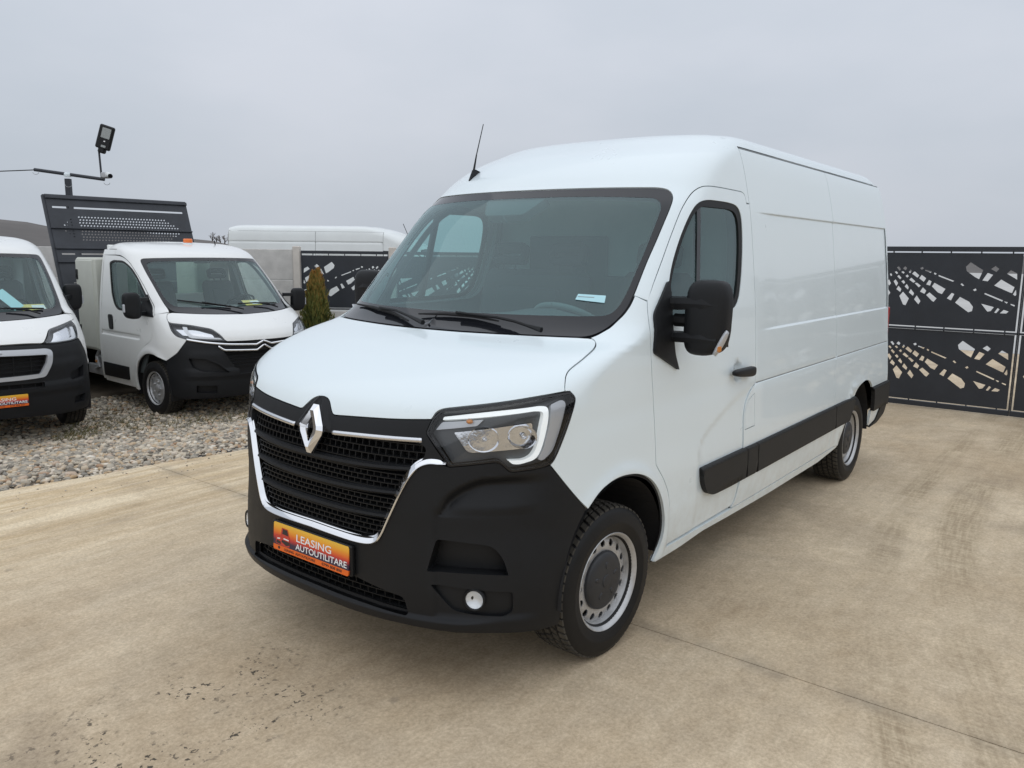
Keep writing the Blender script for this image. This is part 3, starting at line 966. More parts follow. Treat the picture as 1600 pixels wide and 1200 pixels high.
for sd in 'LR':
    h = pan('headlight', S, [insetloop(lamp, -.002), lampin], 'gloss_black', van, sd, off=.002, depth=.05, hdepth=.03, gap=.003, g=(.02, .02))
    pan('housing', S, [lamp], 'lamp_dark', h, sd, off=-.055, depth=0, gap=.006, flange=0)
    pan('daytime_strip', S, [insetloop(drl, .0025)], 'drl_white', h, sd, off=-.016, depth=.03, gap=0, flange=0, g=(.02, .02))
    sl = pan('side_reflector', S, [sidel], 'silver_plastic', h, sd, off=-.022, depth=.02, gap=0, flange=0, g=(.02, .02))
    pan('indicator', S, [ind], 'silver_plastic', h, sd, off=-.028, depth=.02, gap=0, flange=0)
    pan('beam_reflector', S, [refl], 'reflector', h, sd, off=-.046, depth=0, gap=0, flange=0)
    for c, r in (((.606, .748, 1.064), .050), ((.512, .868, 1.076), .046)):
        V, F = bowl(c, (.85, .52, .06), r * 1.25, r, .05)
        mk('beam_bowl', V, F, 'chrome', h, smooth=True, mirror=sd == 'R')
        V, F = bowl(np.array(c) - [.018, .008, 0], (-1, -.5, 0), .012, .012, .02)
        mk('bulb', V, F, 'satin_chrome', h, smooth=True, mirror=sd == 'R')
    V, F = bowl((.648, .712, 1.138), (-.9, -.4, 0), .014, .010, .012)
    mk('indicator_bulb', V, F, 'amber', h, smooth=True, mirror=sd == 'R')
    pan('lens', S, [lampin], 'glass_lamp', h, sd, off=.0, depth=0, gap=-.002, flange=0, g=(.03, .03))

# windscreen
ws_out = FR(S, [(0, 2.118), (.35, 2.1175, .2), (.595, 2.1165, .1), (.75, 2.116, .03), (.793, 2.106, .03), (.829, 2.07, .04), (.846, 2.012, .06), (.858, 1.884, .2), (.866, 1.76, .2), (.880, 1.635, .05), (.884, 1.559, .04), (.877, 1.518, .03), (.858, 1.466, .03), (.834, 1.436, .02), (.80, 1.4255, .03), (.66, 1.4265, .1), (.49, 1.426, .1), (.22, 1.4245, .1), (0, 1.424)])
gl_clear = FR(S, [(0, 2.074), (.381, 2.073, .1), (.627, 2.067, .1), (.765, 2.061, .02), (.804, 2.036, .03), (.82, 1.983, .06), (.837, 1.832, .2), (.848, 1.699, .2), (.856, 1.598, .06), (.848, 1.540, .03), (.826, 1.515, .03), (.76, 1.511, .05), (.588, 1.509, .1), (.408, 1.507, .1), (.129, 1.506, .1), (0, 1.506)])
# frit ring: outer half loop joined to the inner one along the centre line
def half_ring(a, b):
    return np.concatenate([a, b[::-1]])
a = ws_out[: np.argmin(np.abs(ws_out - ws_out[0]).sum(1) * 0 + np.where((ws_out[:, 0] + S.Xf(ws_out[:, 1]) < 1e-4) & (ws_out[:, 1] < 1.45), 0, 1)) + 1]
b = gl_clear[: np.argmin(np.where((gl_clear[:, 0] + S.Xf(gl_clear[:, 1]) < 1e-4) & (gl_clear[:, 1] < 1.6), 0, 1)) + 1]
wsc = bpy.data.objects.new('windscreen', None); COL.objects.link(wsc); wsc.parent = van
pan('black_border', S, [half_ring(a, b)], 'frit', wsc, 'C', off=-.003, depth=.012, gap=.002, g=(.03, .02))
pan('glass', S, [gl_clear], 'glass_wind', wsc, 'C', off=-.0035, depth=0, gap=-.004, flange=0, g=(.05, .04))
pan('sensor_shroud', S, [FR(S, [(0, 2.09), (.20, 2.085), (.17, 2.04, .02), (.13, 1.992, .02), (0, 1.990)])], 'interior_grey', wsc, 'C', off=-.012, depth=.05, gap=0, flange=0)
pan('sticker', S, [XZ([(-.136, .664, 1.578), (-.160, .664, 1.603), (-.214, .780, 1.598), (-.190, .787, 1.566)], .004)], 'paper_cyan', wsc, 'L', off=.0005, depth=0, gap=0, flange=0)
pan('sticker_print', S, [XZ([(-.150, .668, 1.590), (-.152, .668, 1.5925), (-.185, .735, 1.590), (-.183, .735, 1.5875)])], 'print_grey', wsc, 'L', off=.0012, depth=0, gap=0, flange=0)

# pillar and roof front
cs = capseam(S, -1.53, 2.397)
ap = [(x, z, *q) for x, z, *q in [(-1.53, 2.077), (-1.488, 2.077, .01), (-1.484, 2.120, .02), (-1.45, 2.137, .03), (-1.147, 2.141, .2), (-.987, 2.138, .1), (-.92, 2.122, .05), (-.847, 2.088, .05), (-.748, 2.022, .06), (-.662, 1.938, .1), (-.531, 1.794, .2), (-.399, 1.651, .1)]]
A1 = XZ([(*p, 0) for p in cs], closed=False, step=.02)
A2 = SD(S, [(-1.53, 2.385), *ap, (-.335, 1.574)], closed=False)
A3 = FR(S, [(.883, 1.600), (.880, 1.635, .05), (.866, 1.76, .2), (.858, 1.884, .2), (.846, 2.012, .06), (.829, 2.07, .04), (.793, 2.106, .03), (.75, 2.116, .03), (.595, 2.1165, .1), (.35, 2.1175, .2), (0, 2.118)], closed=False)
zc0 = float(cs[0][2])
A4 = FR(S, [(0, 2.13), (0, zc0 - .002)], closed=False, step=.02)
pan('roof_front', S, [np.concatenate([A1, A2, A3, A4])], 'white_paint', van, 'C', g=(.03, .018), depth=.012, flange=0)

def sq(v, e): return math.copysign(abs(v) ** e, v)
def pillow(c, size, ez=.4, ep=.45, back=1., nz=16, nt=32):
    """rounded block (superellipsoid); back < 1 flattens the -x half"""
    rings = []
    for ph in np.linspace(-math.pi / 2 + .06, math.pi / 2 - .06, nz):
        z = sq(math.sin(ph), ez); r = abs(math.cos(ph)) ** ez
        ring = []
        for t in np.linspace(0, 2 * math.pi, nt, endpoint=False):
            x = sq(math.cos(t), ep) * r; y = sq(math.sin(t), ep) * r
            if x < 0: x *= back
            ring.append((c[0] + x * size[0] / 2, c[1] + y * size[1] / 2, c[2] + z * size[2] / 2))
        rings.append(ring)
    return loft(rings)
# doors
WIN_O = [(-.43, 1.475, .02), (-.455, 1.565, .05), (-.523, 1.714, .1), (-.674, 1.892, .15), (-.788, 1.998, .08), (-.869, 2.048, .06), (-.971, 2.068, .08), (-1.235, 2.069, .1), (-1.358, 2.057, .05), (-1.401, 2.002, .06), (-1.392, 1.835, .1), (-1.345, 1.656, .08), (-1.29, 1.531, .06), (-1.19, 1.488, .05), (-.9, 1.478, .1)]
WIN_I = [(-.468, 1.500, .02), (-.495, 1.600, .05), (-.545, 1.705, .1), (-.70, 1.888, .15), (-.815, 1.990, .06), (-.90, 2.030, .05), (-1.25, 2.033, .06), (-1.325, 2.018, .04), (-1.352, 1.965, .05), (-1.345, 1.835, .1), (-1.305, 1.67, .06), (-1.258, 1.555, .05), (-1.18, 1.515, .04), (-.9, 1.505, .1)]
win_o = SD(S, WIN_O); win_i = SD(S, WIN_I)
DOOR_R = [(-1.53, 2.075), (-1.532, 1.8), (-1.530, 1.4, .1), (-1.522, 1.062, .02), (-1.466, 1.042, .06), (-1.385, .985, .06), (-1.346, .92, .05), (-1.334, .825, .05), (-1.332, .718, .05), (-1.318, .56, .05), (-1.307, .481, .05), (-1.294, .42, .03), (-1.262, .384, .03)]
door_loop = np.concatenate([XZ([(-.335, .926, 1.574), *F_D[:-1], (-.464, 1.011, .384)], closed=False), SD(S, [(-.475, .381, .02), *DOOR_R[::-1]], closed=False), SD(S, [(-1.49, 2.074), *ap[2:]], closed=False)])
cre = pchip([-1.53, -1.382, -1.218, -1.025, -.88, -.791, -.763, -.70], [1.058, 1.036, 1.003, .945, .892, .847, .808, .70])
def door_disp(s, z, p):
    x = p[..., 0]
    fl = -.006 * sst(cre(np.clip(x, -1.53, -.70)) - z, -.022, .028) * (1 - sst(x, -.80, -.73)) * sst(z, .36, .42)
    r = np.sqrt(((x + 1.27) / 1.) ** 2 + (z - 1.155) ** 2)
    cup = -.016 * (1 - sst(r, .030, .062))
    hem = -.006 * (1 - sst(z, .388, .398))
    return fl + cup + hem
for sd in 'LR':
    d = pan('door', S, [door_loop, win_o], 'white_paint', van, sd, g=(.03, .03), disp=door_disp, hdepth=.02, rows=[.392, .398, 1.10, 1.115, 1.145, 1.17, 1.2, .85, .87, .89, .91, .93, .95, .97, .985, 1.0, 1.015, 1.03, 1.045])
    pan('window_seal', S, [win_o, win_i], 'rubber', d, sd, off=-.004, depth=.01, hdepth=.012, gap=.0, flange=0)
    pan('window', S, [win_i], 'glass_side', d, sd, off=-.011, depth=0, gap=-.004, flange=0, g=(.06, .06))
    pan('window_divider', S, [SD(S, [(-.855, 2.03), (-.897, 2.04), (-.805, 1.50), (-.765, 1.50)])], 'gloss_black', d, sd, off=-.006, depth=.02, gap=0, flange=0)
    V, F = pillow((0, 0, 0), (.29, .036, .052), .6, .35)
    V = np.array(V); V[:, 1] += .010 * (1 - (V[:, 0] / .15) ** 2); V[:, 2] *= 1 - .25 * (V[:, 0] / .15)
    V = V @ rotm('Y', R(-3)).T + [-1.292, float(S.side(-1.29, 1.155)) + .028, 1.153]
    hd = mk('door_handle', V, F, 'plastic_dark', d, smooth=True, mirror=sd == 'R')
    pan('mirror_mount', S, [SD(S, [(-.488, 1.668, .02), (-.335, 1.515, .03), (-.300, 1.343, .02), (-.537, 1.243, .005), (-.500, 1.318, .02), (-.48, 1.47, .05)])], 'plastic_black', d, sd, off=.014, depth=.02, gap=0, flange=0)
    pan('door_lining', S, [SD(S, [(-.52, .42), (-1.27, .42), (-1.48, 1.08), (-1.48, 2.04, .05), (-.98, 2.10, .1), (-.56, 1.78, .1), (-.36, 1.5), (-.36, .92)]), win_o], 'interior_grey', d, sd, off=-.05, depth=.02, hdepth=.04, gap=0, flange=0, g=(.08, .08))

# mirrors: a tall rounded housing on two arms
def mirror_shell(x0, yc, z0, z1, w, dp):
    V, F = pillow((0, 0, 0), (dp, w, z1 - z0), .42, .55, .5, 20, 40)
    V = np.array(V); k = V[:, 2] / (z1 - z0) + .5
    V[:, 1] += .012 * (k - .5)                                    # leans outwards at the top
    V[:, 1] *= .90 + .10 * np.sin(np.clip(k, 0, 1) * math.pi * .8 + .35)
    V[:, 2] += np.where((V[:, 1] > 0) & (k < .5), V[:, 1] * .22 * (1 - 2 * k), 0)   # lower outer corner cut up
    return V + [x0, yc, (z0 + z1) / 2], F
for sd in 'LR':
    V, F = mirror_shell(-.53, 1.146, 1.325, 1.672, .215, .150)
    m = mk('mirror', V, F, 'plastic_black', van, smooth=True, mirror=sd == 'R')
    m.data.set_sharp_from_angle(angle=R(50))
    for za, zb in ((1.530, 1.594), (1.378, 1.432)):
        rings = []
        for x, y, zz in ((-.475, .965, (za + zb) / 2 + .0), (-.478, 1.00, (za + zb) / 2), (-.474, 1.06, (za + zb) / 2 + .002), (-.468, 1.14, (za + zb) / 2 + .002), (-.476, 1.215, (za + zb) / 2 - .004)):
            hh = (zb - za) / 2
            rings.append([(x - .03, y, zz - hh), (x + .012, y, zz - hh * .8), (x + .018, y, zz), (x + .012, y, zz + hh * .8), (x - .03, y, zz + hh)])
        V, F = loft(rings)
        mk('mirror_arm', V, F, 'plastic_black', m, mirror=sd == 'R')
    V, F = cbox((-.50, 1.02, 1.484), (.05, .10, .06), .02)
    mk('mirror_pivot', V, F, 'plastic_dark', m, mirror=sd == 'R')
    rings = []
    for k in np.linspace(0, 1, 6):
        w_ = .010 + .016 * math.sin(math.pi * (.12 + .76 * k))
        c0 = np.array([-.500 - .01 * k, 1.198 + .054 * k, 1.335 + .11 * k])
        rings.append([c0 + np.array([.030 * math.cos(t) + .012, .012 * math.cos(t) + w_ * .55 * math.sin(t), w_ * .55 * math.cos(t + .6)]) for t in np.linspace(0, 2 * math.pi, 12, endpoint=False)])
    V, F = loft(rings)
    mk('mirror_indicator', V, F, 'silver_plastic', m, smooth=True, mirror=sd == 'R')
    V, F = cbox((-.470, 1.228, 1.368), (.018, .024, .034), .008)
    mk('indicator_bulb', V, F, 'amber', m, mirror=sd == 'R')
    V, F = cbox((-.576, 1.146, 1.50), (.004, .165, .27), .002)
    mk('mirror_glass', V, F, 'chrome', m, mirror=sd == 'R')

# body sides
REAR_X = -4.62
ARCH_R = [(-4.112, .716), (-4.10, .738, .03), (-4.03, .783, .06), (-3.89, .803, .1), (-3.70, .790, .08), (-3.575, .712, .05), (-3.46, .61, .06), (-3.366, .50, .05), (-3.296, .372)]
def side_disp(s, z, p):
    x = p[..., 0]
    rec = -.009 * sst(z, 1.352, 1.366) * (1 - sst(z, 2.028, 2.036)) * (1 - sst(x, -1.95, -1.57))
    gr = -.006 * np.exp(-((z - 1.062) / .004) ** 2)
    d = np.sqrt((x + 3.70) ** 2 + (z - .36) ** 2)
    lip = .010 * np.exp(-((d - .44) / .03) ** 2) * (1 - sst(z, .85, .95))
    return rec + gr + lip
srows = [1.350, 1.354, 1.359, 1.364, 1.368, 2.024, 2.028, 2.032, 2.036, 2.040, 1.054, 1.058, 1.060, 1.062, 1.064, 1.066, 1.070]
flap = SD(S, [(-1.505, 1.010, .006), (-1.500, .817, .008), (-1.352, .815, .008), (-1.356, .915, .03), (-1.40, .975, .03)])
side_a = SD(S, [(-1.53, 2.385), (-3.10, 2.385), (-3.10, 1.06), (-3.06, .95), (-3.04, .376), (-1.262, .376), *DOOR_R[::-1]], step=.02)
side_b = SD(S, [(-3.10, 2.385), (REAR_X, 2.385), (REAR_X, .716), *ARCH_R, (-3.04, .376), (-3.06, .95), (-3.10, 1.06)], step=.02)
sp = pan('side_panel', S, [side_a, flap], 'white_paint', van, 'LR', g=(.06, .05), disp=side_disp, rows=srows, gap=.0022, hdepth=.012)
V, F = sweep(S, SD(S, [(-1.54, 1.062), (-3.09, 1.062)], step=.05, closed=False), .0055, .001, off=-.0035)
both('body_seam', V, F, 'sealant', van)
V, F = sweep(S, SD(S, [(-3.11, 1.062), (-4.60, 1.062)], step=.05, closed=False), .0055, .001, off=-.0035)
both('body_seam', V, F, 'sealant', van)
pan('side_panel', S, [side_b], 'white_paint', van, 'LR', g=(.05, .045), disp=side_disp, rows=srows, gap=.0022, flange=0)
sill = SD(S, [(-.468, .376), (-1.27, .374), (-3.295, .372), (-3.275, .350), (-2.85, .318), (-1.9, .318), (-1.2, .330), (-.9, .338, .05), (-.65, .322, .1), (-.375, .322), (-.385, .345)])
pan('sill', S, [sill], 'white_paint', van, 'LR', g=(.06, .02), depth=.03, flange=0)
pan('fuel_flap', S, [flap], 'white_paint', van, 'LR', depth=.010, gap=.004, flange=.012, g=(.03, .03))
# black side mouldings
def mould(pts, name='side_moulding'):
    L = SD(S, pts, step=.012)
    a_, b_ = L[:, 0].min(), L[:, 0].max(); z0_, z1_ = L[:, 1].min(), L[:, 1].max()
    def dd(s, z, p):
        e = np.minimum(z - z0_, z1_ - z); f = np.minimum(s - a_, b_ - s)
        return -.014 * (1 - sst(e, -.002, .016)) ** 2 - .010 * (1 - sst(f, -.002, .012)) ** 2
    pan(name, S, [L], 'plastic_trim', van, 'LR', off=.022, depth=.03, gap=.0015, flange=0, g=(.05, .03), disp=dd, rows=[z0_ + .006, z0_ + .012, z0_ + .018, z1_ - .006, z1_ - .012, z1_ - .018])
mould([(-.764, .717, .012), (-.782, .638, .05), (-.826, .575, .04), (-.899, .546, .05), (-1.362, .533), (-1.345, .717)])
mould([(-1.350, .717), (-1.367, .533), (-1.522, .535), (-1.500, .717)])
mould([(-1.506, .717), (-1.528, .535), (-3.062, .533), (-3.030, .717)])
mould([(-3.037, .717), (-3.069, .533), (-3.42, .533, .01), (-3.50, .63, .04), (-3.575, .716, .01)])
mould([(-4.105, .716, .01), (-4.135, .64, .03), (-4.150, .51, .01), (-4.66, .50), (-4.66, .716)], 'rear_bumper_end')
pan('rear_skirt', S, [SD(S, [(-4.155, .51), (-4.170, .37, .02), (-4.36, .40, .03), (-4.45, .51)])], 'white_paint', van, 'LR', depth=.02, flange=0)
pan('rear_bumper_corner', S, [SD(S, [(-4.455, .51), (-4.365, .395, .03), (-4.20, .355, .02), (-4.45, .36, .05), (-4.64, .42, .05), (-4.66, .50)])], 'plastic_trim', van, 'LR', off=.008, depth=.03, flange=0)

roof_sheet('roof', S, -1.53, -4.66, 2.397, .02, 'white_paint', van)
# drip rail strip between side and roof
V, F = sweep(S, SD(S, [(-1.545, 2.3915), (-4.60, 2.3915)], step=.06, closed=False), .012, .006, off=-.0085)
both('drip_rail', V, F, 'sealant', van)
# rear wall and doors
rear_out = []
for z in np.linspace(.45, 2.385, 24):
    rear_out.append((float(S.W(REAR_X, z)), z))
rings = []
for dx, f in ((-4.60, .998), (-4.66, .993), (-4.69, .965), (-4.70, .90)):
    rings.append([(dx, y * f, z) for y, z in rear_out] + [(dx, -y * f, z) for y, z in rear_out[::-1]])
V, F = loft(rings, True, False, True)
mk('rear_door', V, F, 'white_paint', van, smooth=False)
MB().box((-4.70, 0, .60), (.14, 1.98, .22), .03).build('rear_bumper', 'plastic_trim', van)
for sd in (1, -1):
    mk('tail_lamp', *cbox((-4.668, sd * .945, 1.15), (.03, .05, .42), .008), 'red_lens', van)

# underbody, wheel-arch liners, bulkhead
ub = MB()
ub.box((-1.9, 0, .385), (5.0, 1.30, .27), .02)
ub.box((-1.90, 0, .405), (2.6, 1.88, .17), .02)
ub.box((-4.35, 0, .50), (.5, 1.80, .12), .02)
ub.box((.50, 0, .40), (.25, 1.1, .16), .02)
ub.box((-.9, 0, .80), (1.0, 1.86, .05), .01)
ub.build('underbody', 'gap_black', van)
for xa, ra in ((-.02, .425), (-3.70, .455)):
    for sd in (1, -1):
        ang = np.linspace(-.08, math.pi + .08, 26)
        V = []; F = []
        for y in (.58, .995 if xa > -1 else .985):
            for t in ang:
                V.append((xa + ra * math.cos(t) * 1.0, sd * y, .385 + ra * math.sin(t)))
        n = len(ang)
        F = [(i, i + 1, n + i + 1, n + i) for i in range(n - 1)] + [tuple(range(n))]
        mk('arch_liner', V, F, 'gap_black', van)
bh = []
for z in np.linspace(.5, 2.40, 16):
    bh.append((-1.50, float(S.side(-1.5, z)) - .03, z))
V = bh + [(x, -y, z) for x, y, z in bh[::-1]]
mk('bulkhead', V, [tuple(range(len(V)))], 'interior_light', van)
mb = MB().box((-1.49, .0, 1.20), (.02, 1.5, .9), .02).box((-1.485, -.30, 1.45), (.02, .62, .9), .03)
mb.build('bulkhead_panel', 'interior_grey', van)
# head lining
hl = []
for x in (-.66, -.9, -1.2, -1.48):
    hl.append([(x, y, 2.09 + .05 * (1 - (y / .8) ** 2) - (.05 if x > -.7 else 0)) for y in np.linspace(-.66, .66, 9)])
V, F = loft(hl, False, False, False)
mk('head_lining', V, F, 'interior_light', van, smooth=True)

# dashboard, steering wheel, seats
rings = []
for y in np.linspace(-.86, .86, 13):
    k = 1 - (abs(y) / .86) ** 4 * .25
    bump_ = .05 * math.exp(-((y - .38) / .22) ** 2)
    f = -.30 * (abs(y) / .86) ** 2
    rings.append([(.04 + f, y, 1.30), (.02 + f, y, 1.455), (-.12 + f * .5, y, 1.475), (-.30, y, 1.47 + bump_), (-.42, y, 1.43 + bump_), (-.47, y, 1.33), (-.40, y, 1.15), (-.33, y, .85), (.0, y, .80)])
V, F = loft(rings)
mk('dashboard', V, F, 'interior_grey', van, smooth=True).data.set_sharp_from_angle(angle=R(35))
sw = bpy.data.objects.new('steering_wheel', None); COL.objects.link(sw); sw.parent = van
sw.location = (-.50, .40, 1.43); sw.rotation_euler = (0, R(-32), 0)
ring = [(.19 * math.cos(t), .19 * math.sin(t), 0) for t in np.linspace(0, 2 * math.pi, 33)]
mk('rim', *tube(ring, .017, 8, False), 'wheel_rim', sw, smooth=True)
mb = MB().box((0, 0, -.01), (.13, .15, .04), .015)
for a in (R(90), R(-90), R(180)):
    mb.add(*tube([(0, 0, -.01), (.18 * math.cos(a), .18 * math.sin(a), 0)], .016, 6))
mb.build('spokes', 'plastic_dark', sw)
def seat(parent, x, y, z, w, head=(0.,), m='seat_fabric', nm='seat'):
    e = bpy.data.objects.new(nm, None); COL.objects.link(e); e.parent = parent; e.location = (x, y, z)
    rb = rotm('Y', R(-14))
    cu = MB().box((.02, 0, .0), (.50, w, .16), .05)
    cu.build('cushion', m, e)
    bk = MB().box((-.29, 0, .36), (.13, w * .94, .62), .05, rb)
    bk.box((-.25, 0, .34), (.10, w * .62, .46), .04, rb)
    bk.build('backrest', m, e)
    for hy in head:
        hd = MB().box((-.375, hy, .80), (.09, .25, .07), .03, rb).box((-.36, hy, .72), (.09, .27, .05), .022, rb)
        for s_ in (-1, 1):
            hd.box((-.367, hy + s_ * .115, .76), (.08, .04, .13), .018, rb)
            hd.add(*tube([(-.34, hy + s_ * .05, .64), (-.36, hy + s_ * .05, .72)], .006, 6))
        hd.build('headrest', m, e)
    return e
seat(van, -.92, .48, 1.02, .50)
seat(van, -.95, -.42, 1.02, .90, (-.22, .24))

# wheels
wp = wheel_parts()
for x, y in ((0., .873), (-3.715, .873)):
    place_wheel(wp, van, (x, y, .345), True, R(-3.0) if x == 0 else 0)
    place_wheel(wp, van, (x, -y, .345), False, R(-3.0) if x == 0 else 0)

# wipers
def skin(x, y, z, off):
    s_ = abs(y) - x
    p = S.P(np.array([s_]), np.array([z]))[0]; n = S.N(np.array([s_]), np.array([z]))[0]
    q = p + n * off
    if y < 0: q = q * [1, -1, 1]
    return q
def wiper(blade, arm):
    e = bpy.data.objects.new('wiper', None); COL.objects.link(e); e.parent = van
    B_ = [skin(*p, .014) for p in blade]
    mk('blade', *tube(B_, [.004] + [.009] * (len(B_) - 2) + [.004], 6), 'gap_black', e)
    A_ = [skin(*p, .030) for p in arm]
    mk('arm', *tube(A_, [.007] * (len(A_) - 1) + [.013], 6), 'plastic_dark', e)
wiper([(-.09, -.751, 1.484), (.010, -.499, 1.480), (.076, -.283, 1.464), (.134, -.129, 1.437)], [(.030, -.40, 1.474), (.068, -.245, 1.468), (.112, -.133, 1.449), (.168, .006, 1.424)])
wiper([(.088, -.102, 1.472), (.079, .075, 1.481), (.065, .226, 1.479), (.058, .377, 1.464)], [(.075, .14, 1.480), (.058, .377, 1.468), (.052, .47, 1.455), (.056, .54, 1.440), (.062, .625, 1.424)])

# aerial
mb = MB()
mb.add(*loft([[(-.735, -.512, 2.205), (-.735, -.498, 2.205), (-.84, -.49, 2.258), (-.84, -.52, 2.258)], [(-.765, -.508, 2.270), (-.765, -.502, 2.270), (-.79, -.500, 2.275), (-.79, -.510, 2.275)]]))
mb.add(*tube([(-.775, -.505, 2.262), (-.80, -.505, 2.36)], [.007, .004], 8))
mb.add(*tube([(-.80, -.505, 2.36), (-.862, -.505, 2.545)], [.0035, .0025], 6))
mb.build('aerial', 'plastic_dark', van)

# ------------------------------------------------------------------ dealer plates with lettering
def ramp_mat(name, stops, axis=2):
    m, t, p = nodes_of(name)
    c = t.nodes.new('ShaderNodeTexCoord'); s_ = t.nodes.new('ShaderNodeSeparateXYZ'); r = t.nodes.new('ShaderNodeValToRGB')
    t.links.new(c.outputs['Generated'], s_.inputs[0]); t.links.new(s_.outputs[axis], r.inputs['Fac'])
    el = r.color_ramp.elements
    while len(el) < len(stops): el.new(.5)
    for e_, (q, col) in zip(el, stops):
        e_.position = q; e_.color = (*col, 1)
    t.links.new(r.outputs['Color'], p.inputs['Base Color'])
    p.inputs['Roughness'].default_value = .35
ramp_mat('plate_print', [(0., (.80, .14, .01)), (.19, (.80, .14, .01)), (.20, (.03, .02, .05)), (.36, (.05, .02, .05)), (.50, (.55, .04, .03)), (.62, (.75, .14, .02)), (.82, (.85, .38, .03)), (1., (.85, .52, .06))])
mat('letter_white', (.85, .85, .85), .4)
mat('letter_dark', (.03, .02, .02), .5)
mat('print_red', (.55, .05, .03), .45)

def text_mesh(txt, width, height, shear=0.):
    cu = bpy.data.curves.new('lettering', 'FONT')
    cu.body = txt; cu.size = 1.; cu.extrude = .0; cu.resolution_u = 3
    cu.offset = .012
    ob = bpy.data.objects.new('lettering', cu); COL.objects.link(ob)
    dg = bpy.context.evaluated_depsgraph_get()
    me = bpy.data.meshes.new_from_object(ob.evaluated_get(dg))
    V = np.array([v.co[:] for v in me.vertices]); F = [tuple(p.vertices) for p in me.polygons]
    bpy.data.objects.remove(ob); bpy.data.curves.remove(cu); bpy.data.meshes.remove(me)
    lo, hi = V.min(0), V.max(0)
    U = (V[:, 0] - lo[0]) / (hi[0] - lo[0]) * width; W_ = (V[:, 1] - lo[1]) / (hi[1] - lo[1]) * height
    return U + shear * W_, W_, F

def number_plate(parent, top, bot, hw=.255):
    """top / bot: (x,z) of upper and lower edge; faces +x"""
    tx, tz = top; bx_, bz = bot
    H = math.hypot(tx - bx_, tz - bz)
    up_ = np.array([tx - bx_, 0, tz - bz]) / H
    nrm = np.array([up_[2], 0, -up_[0]])
    def P(u, v, h):            # u to the viewer's right (= +y), v up
        return np.array([bx_, 0, bz]) + up_ * v + np.array([0, u - hw, 0]) + nrm * h
    W_ = 2 * hw
    out = rp([(0, 0, .01), (W_, 0, .01), (W_, H, .01), (0, H, .01)], step=.2)
    V = [P(a, b, 0.) for a, b in out] + [P(a, b, -.006) for a, b in out]
    n = len(out)
    pl = mk('number_plate', V, [tuple(range(n))] + [(i, n + i, n + (i + 1) % n, (i + 1) % n) for i in range(n)], 'plate_print', parent)
    def put(txt, u, v, w, h, m):
        U, W2, F = text_mesh(txt, w, h)
        mk('lettering', [P(u + a, v + b, .0012) for a, b in zip(U, W2)], F, m, pl)
    k = W_ / .51; q = H / .122
    put('LEASING', .165 * k, .066 * q, .235 * k, .032 * q, 'letter_white')
    put('AUTOUTILITARE', .160 * k, .031 * q, .340 * k, .027 * q, 'letter_white')
    put('LEASING  AUTOUTILITARE', .080 * k, .0065 * q, .215 * k, .011 * q, 'letter_dark')
    put('0799 808 800', .340 * k, .0065 * q, .130 * k, .012 * q, 'letter_dark')
    # small printed van pictogram
    def poly(pts, m, h=.0010):
        mk('pictogram', [P(a * k, b * q, h) for a, b in pts], [tuple(range(len(pts)))], m, pl)
    poly([(.018, .030), (.020, .066), (.052, .070), (.060, .105), (.102, .104), (.116, .070), (.118, .030), (.095, .024), (.05, .026)], 'print_red')
    poly([(.064, .078), (.068, .101), (.099, .100), (.108, .076)], 'letter_dark', .0016)
    poly([(.060, .042), (.062, .052), (.116, .050), (.116, .036), (.094, .030)], 'letter_dark', .0016)
    poly([(.022, .032), (.024, .046), (.054, .042), (.054, .030)], 'letter_dark', .0016)
    poly([(.074, .056), (.076, .062), (.112, .060), (.112, .055)], 'letter_white', .0016)
    poly([(.030, .050), (.030, .055), (.050, .058), (.050, .053)], 'letter_white', .0016)
    poly([(.036, .008), (.036, .018), (.046, .020), (.050, .014), (.046, .007)], 'letter_dark', .0016)
    return pl
number_plate(van, (.874, .583), (.882, .458))
MB().box((.862, 0, .520), (.022, .535, .135), .006).build('plate_holder', 'plastic_dark', van)

# ================================================================== the two smaller vans and the one beyond the fence
DT = [(.18, .86, .65, 2.1, 2.7, .95), (.30, .93, .70, 2.1, 2.7, 1.0), (.50, .95, .72, 2.1, 2.6, 1.02), (.75, .95, .75, 2.0, 2.5, 1.025), (.90, .945, .75, 2, 2.4, 1.025), (1.0, .925, .75, 2.05, 2.3, 1.02), (1.08, .87, .74, 2.1, 2.3, 1.015), (1.16, .76, .70, 2.2, 2.3, 1.01),
      (1.24, .62, .65, 2.35, 2.2, 1.005), (1.32, .45, .60, 2.5, 2.0, 1.0), (1.37, .36, .60, 2.6, 1.9, .995), (1.45, .27, .6, 2.7, 1.87, .985), (1.7, -.02, .58, 2.8, 1.95, .955), (1.95, -.33, .55, 2.8, 2.1, .915), (2.03, -.43, .55, 2.7, 2.2, .895), (2.085, -.56, .55, 2.5, 2.4, .87), (2.13, -.76, .5, 2.4, 2.6, .82), (2.16, -1.0, .4, 2.4, 2.8, .74), (2.178, -1.25, .3, 2.6, 3, .6)]
Q = Surf(DT, taper=0)
wp2 = wheel_parts(.345, .225, .2085, 12, 'steel')

